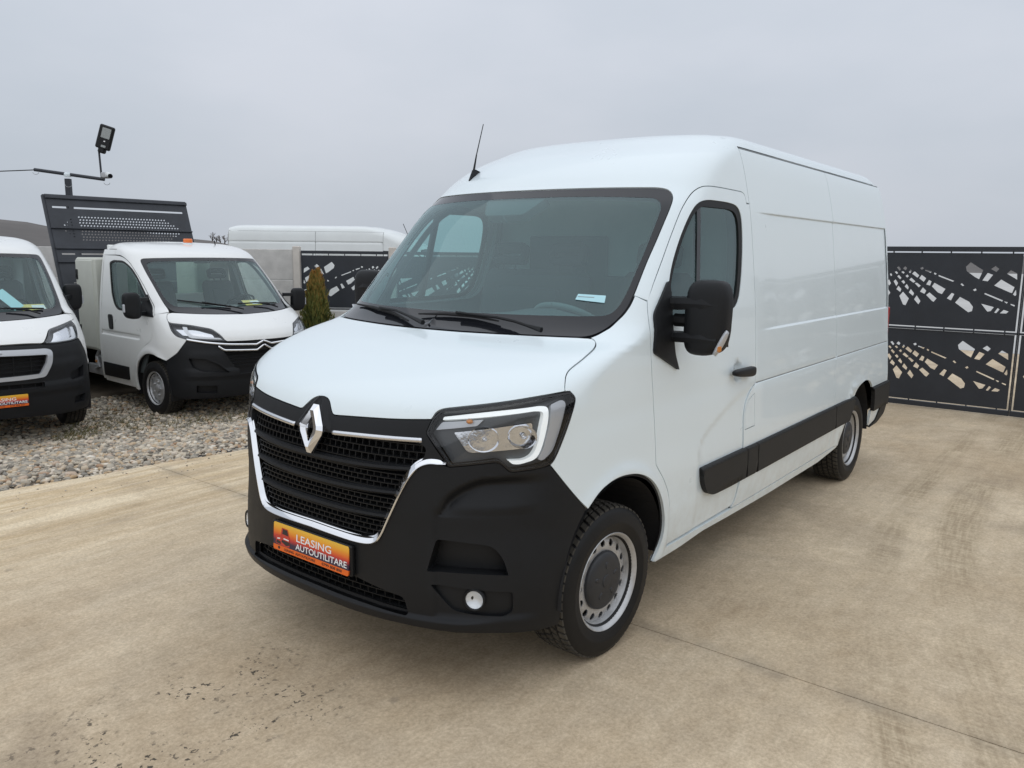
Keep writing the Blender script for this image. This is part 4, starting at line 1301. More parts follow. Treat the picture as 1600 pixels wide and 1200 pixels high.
def cab(root, kind, paint):
    """cab shared by both makes: hood, fenders, doors, glass, bumper; kind 'a' = tipper, 'b' = panel van"""
    A = kind == 'a'
    if A:
        LMP = [(.341, .926, 1.191, .02), (.428, .939, 1.095, .08), (.506, .921, 1.036, .06), (.620, .849, 1.001, .06), (.769, .673, .990, .1), (.866, .476, .974, .01), (.820, .511, 1.046, .06), (.717, .576, 1.122, .06), (.540, .769, 1.170, .1)]
        lamp_top = [(.926, 1.191), (.769, 1.170), (.576, 1.122), (.511, 1.046), (.476, .974)]
        hz = .968
        btop = [(.620, .849, .992, .03), (.769, .673, .968, .05), (.877, .474, .945, .03)]
        bcen = .944
        fedge = [(.622, .851, .990), (.584, .897, .909, .1), (.533, .936, .830, .05), (.385, .999, .734)]
    else:
        LMP = [(.836, .464, 1.045, .01), (.654, .565, 1.170, .02), (.356, .867, 1.234, .02), (.402, .897, 1.178, .05), (.575, .860, 1.052, .04), (.675, .769, 1.040, .05), (.800, .560, 1.034, .05)]
        lamp_top = [(.867, 1.234), (.565, 1.170), (.464, 1.045)]
        hz = 1.057
        btop = [(.591, .852, 1.044, .03), (.675, .769, 1.036, .05), (.836, .464, 1.036, .03)]
        bcen = 1.045
        fedge = [(.560, .870, 1.052), (.540, .905, .97, .1), (.470, .962, .85, .05), (.385, .999, .734)]
    lmp = XZ(LMP, step=.012)
    cowl = [(0, 1.268), (.39, 1.278, .2), (.578, 1.287, .1), (.84, 1.305, .03)]
    hd = cowl + [(.885, 1.290, .02), (.917, 1.24, .04)] + [(a, b, .03) for a, b in lamp_top] + [(.30, hz - (.0 if A else .0), .1), (0, hz)]
    pan('hood', Q, [FR(Q, hd)], paint, root, 'C', g=(.03, .015))
    # door and fender seams on the side view (x,z)
    dtop = [(-1.43, 1.995), (-.896, 1.990, .2), (-.677, 1.915, .1), (-.358, 1.693, .2), (.02, 1.365, .05), (.10, 1.27, .05)]
    dfr = [(.115, 1.10, .1), (.06, .95, .1), (-.16, .86, .1), (-.36, .74, .1), (-.43, .58, .08), (-.455, .30)]
    arch = [(-.385, .28), (-.40, .42, .08), (-.36, .58, .1), (-.26, .70, .1), (-.08, .785, .1), (.12, .795, .1), (.28, .765, .1), (.385, .734)]
    fen = np.concatenate([FR(Q, [(.885, 1.290), (.85, 1.306)], closed=False), SD(Q, [(.115, 1.285), (.10, 1.27), *dfr, *arch], closed=False), XZ(fedge[::-1] + ([] if A else []), closed=False), XZ(LMP[3::-1] if A else LMP[4:1:-1], closed=False), FR(Q, [(.917, 1.24), (.90, 1.27)], closed=False)])
    pan('fender', Q, [fen], paint, root, 'LR', g=(.04, .035), disp=lambda s, z, p: .02 * np.exp(-((np.sqrt((p[..., 0] - .02) ** 2 + (z - .36) ** 2) - .46) / .05) ** 2))
    win_o_ = SD(Q, [(-1.24, 1.90, .03), (-1.137, 1.93, .05), (-.815, 1.928, .1), (-.6, 1.85, .1), (-.392, 1.704, .1), (-.16, 1.50, .05), (-.10, 1.36, .05), (-.30, 1.27, .05), (-.893, 1.285, .05), (-1.0, 1.34, .05), (-1.10, 1.47, .06), (-1.20, 1.77, .06)])
    win_i_ = insetloop(win_o_, .028)
    drear = [(-1.40, .30), (-1.405, .8, .05), (-1.405, 1.25, .1), (-1.43, 1.995)]
    dl = np.concatenate([SD(Q, dtop, closed=False), SD(Q, dfr, closed=False), SD(Q, drear[:-1], closed=False)])
    for sd in 'LR':
        d = pan('door', Q, [dl, win_o_], paint, root, sd, g=(.05, .05), hdepth=.02, disp=lambda s, z, p: -.012 * sst(z, .935, .955) * (1 - sst(z, .99, 1.0)) * (1 - sst(p[..., 0], -.30, -.22)), rows=[.94, .95, .96, .985, .99, .995, 1.0])
        pan('window_seal', Q, [win_o_, win_i_], 'rubber', d, sd, off=-.003, depth=.01, hdepth=.012, gap=0, flange=0)
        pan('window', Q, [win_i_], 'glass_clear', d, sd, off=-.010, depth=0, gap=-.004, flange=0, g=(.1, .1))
        pan('door_handle', Q, [SD(Q, [(-1.185, 1.215, .04), (-1.055, 1.215, .04), (-1.02, 1.02, .04), (-1.135, 1.02, .04)])], 'plastic_dark', d, sd, off=.012, depth=.02, gap=0, flange=0)
        pan('side_moulding', Q, [SD(Q, [(-1.385, .56, .01), (-.61, .56, .01), (-.63, .385, .02), (-1.385, .375, .01)])], 'plastic_dark', d, sd, off=.012, depth=.02, gap=0, flange=0)
        pan('mirror_mount', Q, [SD(Q, [(-.16, 1.52, .02), (.02, 1.345, .02), (.10, 1.245, .01), (-.24, 1.25, .02), (-.20, 1.38, .03)])], 'plastic_black', d, sd, off=.012, depth=.02, gap=0, flange=0)
        pan('door_lining', Q, [SD(Q, [(-.30, .5), (-1.36, .5), (-1.38, 1.96), (-.70, 1.90), (-.02, 1.30), (-.02, 1.0)]), win_o_], 'interior_grey', d, sd, off=-.05, depth=.02, hdepth=.04, gap=0, flange=0, g=(.2, .2))
        mo = (0, 0, 0) if A else (-.42, -.07, .06)
        V, F = mirror_shell(-.06 + mo[0], 1.185 + mo[1], 1.225 + mo[2], 1.55 + mo[2], .215, .15)
        m = mk('mirror', V, F, 'plastic_black', root, smooth=True, mirror=sd == 'R')
        m.data.set_sharp_from_angle(angle=R(50))
        for zz in (1.46, 1.29):
            mk('mirror_arm', *loft([[(x - .03, y, zz - .025), (x + .015, y, zz - .02), (x + .015, y, zz + .02), (x - .03, y, zz + .025)] for x, y in (((-.08, .97), (-.03, 1.08), (-.005, 1.19), (-.02, 1.26)) if A else ((-.16, .95), (-.28, 1.02), (-.40, 1.08), (-.44, 1.12)))]), 'plastic_black', m, mirror=sd == 'R')
        mk('mirror_indicator', *cbox((-.03 + mo[0], 1.290 + mo[1], 1.36 + mo[2]), (.05, .02, .10), .008), 'silver_plastic', m, mirror=sd == 'R')
        h = pan('headlight', Q, [insetloop(lmp, -.002), insetloop(lmp, .010)], 'lamp_dark', root, sd, off=.001, depth=.04, hdepth=.03, gap=.002, g=(.03, .03))
        pan('housing', Q, [lmp], 'lamp_dark', h, sd, off=-.05, depth=0, gap=.005, flange=0)
        if A:
            pan('beam_reflector', Q, [XZ([(.44, .90, 1.13), (.55, .87, 1.06), (.80, .58, 1.03), (.76, .58, 1.07), (.62, .72, 1.13)], .02)], 'reflector', h, sd, off=-.035, depth=.01, gap=0, flange=0)
            pan('daytime_strip', Q, [XZ([(.500, .835, 1.155), (.560, .845, 1.098, .03), (.641, .815, 1.022, .04), (.809, .591, 1.003, .05), (.850, .506, .996), (.838, .530, 1.018), (.774, .632, 1.030, .05), (.650, .795, 1.055, .04), (.590, .813, 1.108, .03), (.545, .800, 1.150)])], 'strip_clear', h, sd, off=-.012, depth=.02, gap=0, flange=0)
        else:
            pan('beam_reflector', Q, [XZ([(.77, .54, 1.06), (.64, .60, 1.15), (.47, .78, 1.20), (.50, .83, 1.14), (.64, .77, 1.075)], .02)], 'reflector', h, sd, off=-.035, depth=.01, gap=0, flange=0)
            pan('daytime_strip', Q, [XZ([(.826, .491, 1.052), (.800, .545, 1.040), (.660, .780, 1.050, .02), (.570, .850, 1.066, .03), (.445, .858, 1.180, .02), (.480, .82, 1.182), (.600, .800, 1.085, .03), (.672, .745, 1.070)])], 'strip_clear', h, sd, off=-.012, depth=.02, gap=0, flange=0)
        pan('lens', Q, [insetloop(lmp, .010)], 'glass_lamp', h, sd, off=0, depth=0, gap=-.002, flange=0, g=(.05, .05))
    # bumper
    fog1 = XZ([(.655, .858, .775, .02), (.690, .829, .665, .03), (.767, .744, .615, .04), (.90, .45, .590, .02), (.855, .58, .70, .06), (.779, .71, .77, .05)], step=.015)
    fog2 = XZ([(.727, .804, .444, .01), (.854, .603, .436, .01), (.845, .603, .345, .01), (.716, .803, .35, .01)], step=.015) if A else XZ([(.779, .739, .437, .01), (.640, .885, .447, .02), (.660, .862, .36, .02), (.776, .735, .362, .02)], step=.015)
    if not A:
        fog1 = XZ([(.777, .718, .708, .02), (.600, .900, .762, .02), (.636, .880, .640, .03), (.792, .708, .625, .03)], step=.015)
    bouter = XZ([fedge[3], (.41, float(Q.side(.41, .55)), .55, .05), (.40, float(Q.side(.40, .32)), .32, .05), (.50, float(Q.side(.50, .272)), .272, .03), (.814, .631, .272, .1), (.908, .361, .285, .1)], closed=False)
    if A:
        open_ = [(0, .300), (0, .565), (.336, .570), (.345, .628), (.384, .636, .02), (.508, .842, .03), (.535, .905, .02)]
        gtop = FR(Q, open_, closed=False)
        bt = XZ([(.877, .474, .945), (.769, .673, .968, .05), (.640, .835, .990)], closed=False)
        bloop = np.concatenate([bouter, gtop, bt, XZ(fedge[:-1], closed=False)])
    else:
        g_in = [(0, .300), (0, .595), (.418, .590, .01), (.425, .643, .01), (0, .650), (0, .727), (.394, .734, .02), (.466, .852, .03), (.479, .928, .02), (0, .947), (0, bcen)]
        bt = XZ(btop[::-1], closed=False)
        bloop = np.concatenate([bouter, FR(Q, g_in, closed=False), bt, XZ(fedge[:-1], closed=False)])
    def bd(s, z, p):
        x = p[..., 0]
        return .012 * sst(z, .50, .56) * (1 - sst(z, .60, .66)) * (1 - sst(s, .1, .35)) - .012 * sst(z, .80, .90) * (1 - sst(s, .05, .3)) * sst(s, -.45, -.3)
    pan('bumper', Q, [bloop, fog1, fog2], 'plastic_black', root, 'C', g=(.035, .025), disp=bd, hdepth=.05, depth=.03)
    pan('bumper_recess', Q, [fog1], 'plastic_dark', root, 'LR', off=-.05, depth=0, gap=-.02, flange=0)
    pan('fog_recess', Q, [fog2], 'plastic_dark', root, 'LR', off=-.05, depth=0, gap=-.02, flange=0)
    pan('grille_backing', Q, [FR(Q, [(0, .52), (.55, .56), (.60, .95), (.5, 1.0), (0, 1.0)])], 'gap_black', root, 'C', off=-.08, depth=0, flange=0, gap=0)
    if A:
        for pts in ([(.62, .847, 1.000), (.785, .663, .960, .1), (.877, .474, .936, .05), (.938, .10, .914, .015), (.936, .0, .955)], [(.847, .564, .915), (.875, .50, .866, .03), (.945, .10, .846, .015), (.943, .0, .905)]):
            V, F = sweep(Q, XZ([(p[0], p[1], p[2], *(p[3:])) for p in pts], step=.02, closed=False), .026, .010, off=.004)
            V, F = symjoin(V, F)
            mk('chrome_bar', V, F, 'chrome', root, smooth=True)
        pan('grille_frame', Q, [FR(Q, [(0, .957), (.474, .942), (.535, .905), (.508, .842), (0, .84)])], 'plastic_dark', root, 'C', off=-.012, depth=.02, gap=0, flange=0)
        gw = pchip([.62, .64, .84], [.34, .385, .505])
        for i, z in enumerate((.665, .705, .745, .785, .825)):
            w_ = float(gw(z))
            V, F = sweep(Q, FR(Q, [(0, z), (w_, z)], step=.05, closed=False), .010, .010, off=-.03)
            mk('grille_slat', *symjoin(V, F), 'plastic_dark', root)
    else:
        ring_o = [(0, 1.004), (.475, .990, .03), (.530, .965, .03), (.530, .90, .05), (.515, .824, .05), (.440, .700, .03), (.30, .690, .1), (0, .688)]
        ring_i = [(0, .727), (.394, .734, .02), (.466, .852, .03), (.479, .928, .02), (0, .947)]
        pan('chrome_frame', Q, [FR(Q, ring_o + ring_i)], 'silver_plastic', root, 'C', off=.012, depth=.03, gap=0, flange=0, g=(.03, .02))
        for z in (.775, .82, .865, .905):
            w_ = .40 + (z - .73) * .35
            V, F = sweep(Q, FR(Q, [(0, z), (w_, z)], step=.05, closed=False), .010, .012, off=-.03)
            mk('grille_slat', *symjoin(V, F), 'plastic_dark', root)
        for y in (.0, .16, .32):
            for sg in ((1,) if y == 0 else (1, -1)):
                mk('grille_post', *cbox((float(Q.front(y, .83)) - .035, sg * y, .84), (.02, .012, .20), .003), 'plastic_dark', root)
        for y in (.10, .22, .34):
            for sg in (1, -1):
                mk('grille_post', *cbox((float(Q.front(y, .62)) - .03, sg * y, .62), (.02, .012, .06), .003), 'plastic_dark', root)
        number_plate(root, (.962, .545), (.965, .424))
    # windscreen
    wo_ = [(0, 1.972), (.35, 1.970, .2), (.70, 1.962, .1), (.80, 1.955, .03), (.826, 1.93, .03), (.842, 1.788, .2), (.845, 1.59, .2), (.845, 1.43, .1), (.835, 1.352, .04), (.80, 1.308, .05), (.578, 1.290, .2), (.39, 1.281, .2), (0, 1.271)]
    wi_ = [(0, 1.935), (.35, 1.932, .2), (.70, 1.922, .05), (.785, 1.90, .03), (.805, 1.788, .1), (.812, 1.59, .2), (.805, 1.45, .05), (.76, 1.375, .05), (.4, 1.36, .2), (0, 1.357)]
    a_ = FR(Q, wo_, closed=False); b_ = FR(Q, wi_, closed=False)
    e = bpy.data.objects.new('windscreen', None); COL.objects.link(e); e.parent = root
    pan('black_border', Q, [np.concatenate([a_, b_[::-1]])], 'frit', e, 'C', off=-.003, depth=.012, gap=.002, g=(.05, .03))
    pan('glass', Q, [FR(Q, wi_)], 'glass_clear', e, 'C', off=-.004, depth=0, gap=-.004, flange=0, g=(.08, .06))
    def sk(y, z, o_):
        s_ = abs(y) - float(Q.front(y, z))
        p = Q.P(np.array([s_]), np.array([z]))[0] + Q.N(np.array([s_]), np.array([z]))[0] * o_
        return p if y >= 0 else p * [1, -1, 1]
    for bl_, am in (([(-.70, 1.44), (-.45, 1.40), (-.12, 1.345)], [(-.45, 1.40), (-.12, 1.335), (.0, 1.30)]), ([(.0, 1.375), (.25, 1.38), (.62, 1.36)], [(.25, 1.37), (.45, 1.34), (.55, 1.30)])):
        w = bpy.data.objects.new('wiper', None); COL.objects.link(w); w.parent = root
        mk('blade', *tube([sk(y, z, .015) for y, z in bl_], .010, 6), 'gap_black', w)
        mk('arm', *tube([sk(y, z, .03) for y, z in am], .010, 6), 'plastic_dark', w)
    # papers on the dash
    y = .40 if A else .58
    mk('dash_paper', *cbox((.03, y, 1.372), (.15, .24, .004), .001, rotm('Y', R(24))), 'paper_yellow', root)
    mk('dash_paper', *cbox((.035, y + .05, 1.3745), (.10, .13, .004), .001, rotm('Y', R(24))), 'paper', root)
    # pillar, roof
    cs_ = capseam(Q, -1.10, 2.075)
    B1 = XZ(cs_, closed=False, step=.03)
    B2 = SD(Q, [(-1.10, 2.07), (-1.10, 2.0)] + [(x, z + .004, *r_) for x, z, *r_ in dtop[1:]], closed=False)
    B3 = FR(Q, [(.852, 1.312)] + [(p[0], p[1], *(p[2:])) for p in wo_[:9][::-1]], closed=False)
    B4 = FR(Q, [(0, 1.99), (0, float(cs_[0][2]) - .002)], closed=False, step=.03)
    pan('roof_front', Q, [np.concatenate([B1, B2, B3, B4])], paint, root, 'C', g=(.05, .02), depth=.012)
    xe = -1.47 if A else -5.0
    roof_sheet('roof', Q, -1.10, xe, 2.075, .012, paint, root, .03)
    if A:
        ps = SD(Q, [(-1.10, 2.07), (xe, 2.07), (xe, .32), (-1.405, .32), *drear[1:], (-1.10, 1.998)])
        pan('cab_corner', Q, [ps], paint, root, 'LR', g=(.08, .08))
    else:
        ps = SD(Q, [(-1.10, 2.07), (xe, 2.07), (xe, .32), (-4.45, .32), (-4.40, .60, .1), (-4.2, .80, .1), (-3.95, .86, .1), (-3.7, .80, .1), (-3.5, .60, .1), (-3.45, .32), (-1.405, .32), *drear[1:], (-1.10, 1.998)], step=.03)
        pan('side_panel', Q, [ps], paint, root, 'LR', g=(.12, .1))
    # interior
    rings = []
    for y in np.linspace(-.86, .86, 9):
        f = -.25 * (abs(y) / .86) ** 2
        rings.append([(.34 + f, y, 1.18), (.32 + f, y, 1.335), (.05, y, 1.33), (-.22, y, 1.34), (-.28, y, 1.22), (-.18, y, .8), (.2, y, .8)])
    mk('dashboard', *loft(rings), 'interior_grey', root)
    sw_ = bpy.data.objects.new('steering_wheel', None); COL.objects.link(sw_); sw_.parent = root
    sw_.location = (-.30, .42, 1.36); sw_.rotation_euler = (0, R(-35), 0)
    mk('rim', *tube([(.19 * math.cos(t), .19 * math.sin(t), 0) for t in np.linspace(0, 2 * math.pi, 25)], .015, 6, False), 'plastic_dark', sw_, smooth=True)
    MB().box((0, 0, -.01), (.34, .06, .03), .01).box((0, 0, -.01), (.12, .34, .03), .01).build('spokes', 'plastic_dark', sw_)
    seat(root, -.66, .48, .98, .50)
    seat(root, -.66, -.42, .98, .52 if A else .9, (0.,) if A else (-.22, .24))
    ub_ = MB().box((-.6 if A else -2.2, 0, .40), (2.2 if A else 5.2, 1.3, .20), .02)
    ub_.box((-1.0, 0, .62), (.9, 1.9, .06), .01)
    if not A:
        ub_.box((-2.4, 0, .40), (2.0, 1.9, .15), .02)
    ub_.build('underbody', 'gap_black', root)
    for xa in ((.0,) if A else (.0, -3.95)):
        for sg in (1, -1):
            ang = np.linspace(-.3, math.pi + .3, 20)
            V = [(xa + .44 * math.cos(t), sg * y, .36 + .44 * math.sin(t)) for y in (.55, .99) for t in ang]
            n = 20
            mk('arch_liner', V, [(i, i + 1, n + i + 1, n + i) for i in range(n - 1)] + [tuple(range(n))], 'gap_black', root)
    for x in ((0., ) if A else (0., -3.95)):
        st = R(3) if (A and x == 0) else 0
        place_wheel(wp2, root, (x, .875, .345), True, st, 'rim_silver')
        place_wheel(wp2, root, (x, -.875, .345), False, st, 'rim_silver')

# ---- white tipper truck with the raised bed
tip = thing('tipper_truck', 'white single-cab tipper truck with raised dark bed and orange roof beacon on gravel', 'truck', (-3.0842, -6.9022, -.2868), 1.51857)
cab(tip, 'a', 'white_paint_warm')
# cab back wall with a window
bw = MB()
bw.box((-1.455, 0, .95), (.03, 1.9, 1.0), .01).box((-1.455, 0, 2.02), (.03, 1.7, .22), .01)
bw.box((-1.455, .76, 1.68), (.03, .30, .5), .01).box((-1.455, -.76, 1.68), (.03, .30, .5), .01)
bw.build('cab_back', 'cab_light', tip)
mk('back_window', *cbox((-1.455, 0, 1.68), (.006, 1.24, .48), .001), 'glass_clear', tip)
mk('dome_lamp', *cbox((-.52, 0, 1.93), (.10, .22, .07), .02), 'interior_grey', tip)
mb = MB(); mb.add(*lathe([(.070, 2.14), (.070, 2.170), (.0, 2.171)], 20, 'z'))
bc = mk('beacon', np.array(mb.V) + [-1.0, .06, .0], mb.F, 'white_paint', tip)
V, F = lathe([(.062, 2.169), (.062, 2.215), (.054, 2.228), (.0, 2.229)], 20, 'z')
mk('beacon_lens', np.array(V) + [-1.0, .06, 0], F, 'orange', bc, smooth=False)
mk('aerial_stub', *tube([(-.9, .42, 2.10), (-.93, .42, 2.21)], .008, 6), 'plastic_dark', tip)
# tool box behind the cab
tb = bpy.data.objects.new('tool_box', None); COL.objects.link(tb); tb.parent = tip
MB().box((-1.85, -.72, 1.32), (.62, .58, 1.27), .025).box((-1.85, .72, 1.32), (.62, .58, 1.27), .025).box((-1.85, 0, 1.02), (.60, .88, .64), .02).build('box_body', 'box_white', tb)
for sg in (1, -1):
    mk('box_door', *cbox((-1.86, sg * 1.012, 1.32), (.56, .02, 1.20), .012), 'box_white', tb)
    for z in (1.72, .95):
        lt = MB().box((-2.10, sg * 1.026, z), (.07, .012, .14), .004).box((-2.10, sg * 1.034, z - .02), (.03, .012, .06), .004)
        lt.build('latch', 'plastic_black', tb)
# chassis, bed
ch = MB()
for sg in (1, -1):
    ch.box((-3.0, sg * .42, .55), (3.4, .09, .18), .01)
ch.box((-1.75, -.78, .50), (.30, .34, .22), .03).box((-1.62, .80, .50), (.4, .3, .22), .03)
ch.box((-1.78, -.93, .40), (.62, .06, .14), .01)
for x in (-1.6, -2.4, -3.2, -4.0):
    ch.box((x, 0, .56), (.08, 1.0, .10), .01)
ch.add(*tube([(-1.60, -.98, .72), (-1.70, -.99, .60), (-1.66, -.98, .46), (-1.78, -.98, .42)], .02, 8))
ch.build('chassis', 'galv', tip)
mk('side_marker', *cbox((-1.70, -1.00, .53), (.06, .02, .04), .006), 'amber', tip)
for sg in (1, -1):
    place_wheel(wp2, tip, (-3.45, sg * .80, .345), sg > 0, 0, 'rim_silver')
bed = bpy.data.objects.new('tipper_bed', None); COL.objects.link(bed); bed.parent = tip
bed.location = (-2.25, 0, .70); bed.rotation_euler = (0, R(-19.2), 0)
HB = 2.28
holes = []
for y0, y1, v0, v1 in ((-.98, -.75, 2.07, 2.10), (-.70, .98, 2.07, 2.10), (-.98, -.80, 1.36, 1.385), (-.74, .98, 1.36, 1.385), (-.62, .9, .93, .942), (-.9, -.68, .93, .942)):
    holes.append(np.array([(y0, v0), (y1, v0), (y1, v1), (y0, v1)]))
for r_ in range(9):
    v = 1.945 - r_ * .044
    right = .66 + .07 * (4 - abs(4 - r_))
    y = -.64 + (.012 if r_ % 2 else 0)
    while y < right:
        holes.append(np.array([(y - .017, v - .004), (y - .004, v - .014), (y + .016, v + .002), (y + .004, v + .014)]))
        y += .046
    for k in range(max(0, 4 - abs(r_ - 4))):
        y = -.76 - k * .05
        holes.append(np.array([(y - .014, v), (y, v - .013), (y + .014, v), (y, v + .013)]))
pb = plate([np.array([(-1.05, 0.), (1.07, 0.), (1.07, HB), (-1.05, HB)])] + holes, None, .006)
V = np.array(pb.V); V = np.stack([V[:, 1], V[:, 0], V[:, 2]], 1)
mk('headboard', V, pb.F, 'tipper_steel', bed)
rb_ = MB()
for y in (-1.05, -.735, 1.05):
    rb_.box((-.04, y, HB / 2), (.06, .06, HB), .006)
for v in (2.235, 1.76, 1.46, 1.26, .70, .30):
    rb_.box((.012, .01, v), (.03, 2.13, .035 if v == 1.46 else .018 if v == 1.76 else .05), .005)
rb_.build('headboard_frame', 'tipper_steel', bed)
mk('bed_floor', *cbox((-1.45, .01, .05), (2.8, 2.10, .06), .01), 'tipper_steel', bed)
for sg in (1, -1):
    mk('side_board', *cbox((-1.45, .01 + sg * 1.04, .28), (2.8, .04, .42), .008), 'tipper_steel', bed)
mk('bed_ram', *tube([(-.75, 0, .02), (-.30, 0, -.35)], .06, 12), 'galv', bed)

# ---- white panel van cut by the left edge
bx = thing('panel_van', 'white panel van with dealer plate and silver grille frame, cut by the left edge', 'van', (-.2660, -7.2287, -.2471), 1.42518)
cab(bx, 'b', 'white_paint_warm')
for z, y, w in ((1.6, .25, .5), (1.6, -.3, .4)):
    pass
mk('bulkhead', *cbox((-1.40, 0, 1.30), (.03, 1.82, 1.6), .02), 'interior_light', bx)
for y in (-.62, -.35, -.05, .22, .5, .72):
    mk('curtain', *tube([(-1.30 + .03 * math.sin(y * 9), y, .95), (-1.30, y + .02, 1.95)], [.085, .06], 8), 'interior_light', bx, smooth=True)
mk('windscreen_notice', *cbox((.10, .33, 1.47), (.004, .12, .30), .001, rotm('Y', R(-44)) @ rotm('X', R(32))), 'paper_cyan', bx)
mk('rear_wall', *cbox((-5.0, 0, 1.2), (.04, 1.8, 1.7), .02), 'white_paint', bx)
mk('cap_badge', *cbox((.945, 0, .975), (.02, .12, .022), .006), 'silver_plastic', bx)

# ---- white van standing beyond the fence: tall-roofed version of the same body
HT = DT[:13] + [(1.95, -.33, .56, 2.8, 2.05, .925), (2.03, -.43, .57, 2.8, 2.1, .915), (2.15, -.60, .62, 2.7, 2.2, .900), (2.27, -.82, .66, 2.6, 2.35, .882), (2.38, -1.08, .66, 2.45, 2.5, .855), (2.46, -1.34, .58, 2.4, 2.7, .81), (2.51, -1.62, .45, 2.4, 2.9, .72), (2.53, -1.95, .35, 2.6, 3., .58)]
H = Surf(HT, taper=0)
hv = np.array([-.617, .787])
rear = np.array([-8.24, -14.38])
org = rear + hv * 5.05
fv = thing('parked_van', 'white high-roof van behind the concrete fence, only its upper body showing', 'van', (org[0], org[1], -.16), math.atan2(hv[1], hv[0]))
P_ = 'white_paint_aged'
def fdisp(s, z, p):
    return -.010 * np.exp(-((z - 2.16) / .006) ** 2) - .008 * np.exp(-((z - 1.84) / .006) ** 2)
fr_ = [2.15, 2.155, 2.16, 2.165, 2.17, 1.83, 1.835, 1.84, 1.845, 1.85]
for x0, x1 in ((-1.46, -3.0), (-3.0, -4.98)):
    pan('side_panel', H, [SD(H, [(x0, 2.40), (x1, 2.40), (x1, .55), (x0, .55)], step=.03)], P_, fv, 'LR', g=(.12, .1), disp=fdisp, rows=fr_, gap=.004)
cs_ = capseam(H, -1.46, 2.40)
pan('roof_front', H, [np.concatenate([XZ(cs_, closed=False, step=.03), SD(H, [(-1.46, 2.395), (-1.46, 1.98), (-.70, 1.95, .1), (-.10, 1.45)], closed=False), FR(H, [(.86, 1.45), (.86, 1.80, .1), (.83, 2.0, .05), (.6, 2.03, .1), (0, 2.04)], closed=False), FR(H, [(0, 2.06), (0, float(cs_[0][2]) - .002)], closed=False, step=.03)])], P_, fv, 'C', g=(.06, .03), depth=.012)
pan('windscreen', H, [FR(H, [(0, 2.035), (.6, 2.025, .1), (.82, 1.99, .05), (.85, 1.80, .1), (.86, 1.36), (0, 1.30)])], 'frit', fv, 'C', g=(.06, .05))
pan('door', H, [SD(H, [(-1.45, 1.97), (-.72, 1.94, .1), (-.10, 1.44), (.05, 1.2), (-.40, .35), (-1.45, .35)])], P_, fv, 'LR', g=(.1, .1))
pan('side_window', H, [SD(H, [(-1.3, 1.88, .05), (-.75, 1.86, .1), (-.20, 1.42, .05), (-1.2, 1.35, .1)])], 'gloss_black', fv, 'LR', off=.003, depth=0, flange=0, g=(.1, .1))
pan('hood', H, [FR(H, [(0, 1.29), (.86, 1.33), (.95, 1.15), (.6, .98), (0, .95)])], P_, fv, 'C', g=(.05, .03))
pan('bumper', H, [FR(H, [(0, .945), (.6, .97), (.93, 1.0), (.99, .30), (0, .28)])], 'plastic_black', fv, 'C', g=(.05, .05))
roof_sheet('roof', H, -1.46, -4.99, 2.40, .02, P_, fv, .04)
mk('rear_wall', *cbox((-4.99, 0, 1.4), (.06, 1.70, 1.9), .03), P_, fv)
mk('underbody', *cbox((-2.2, 0, .5), (5., 1.7, .3), .03), 'gap_black', fv)
mk('aerial', *tube([(-1.0, .0, 2.34), (-1.12, 0, 2.62)], .008, 6), 'plastic_dark', fv)
for x in (0., -3.95):
    for sg in (1, -1):
        place_wheel(wp2, fv, (x, sg * .88, .345), sg > 0, 0, 'rim_silver')

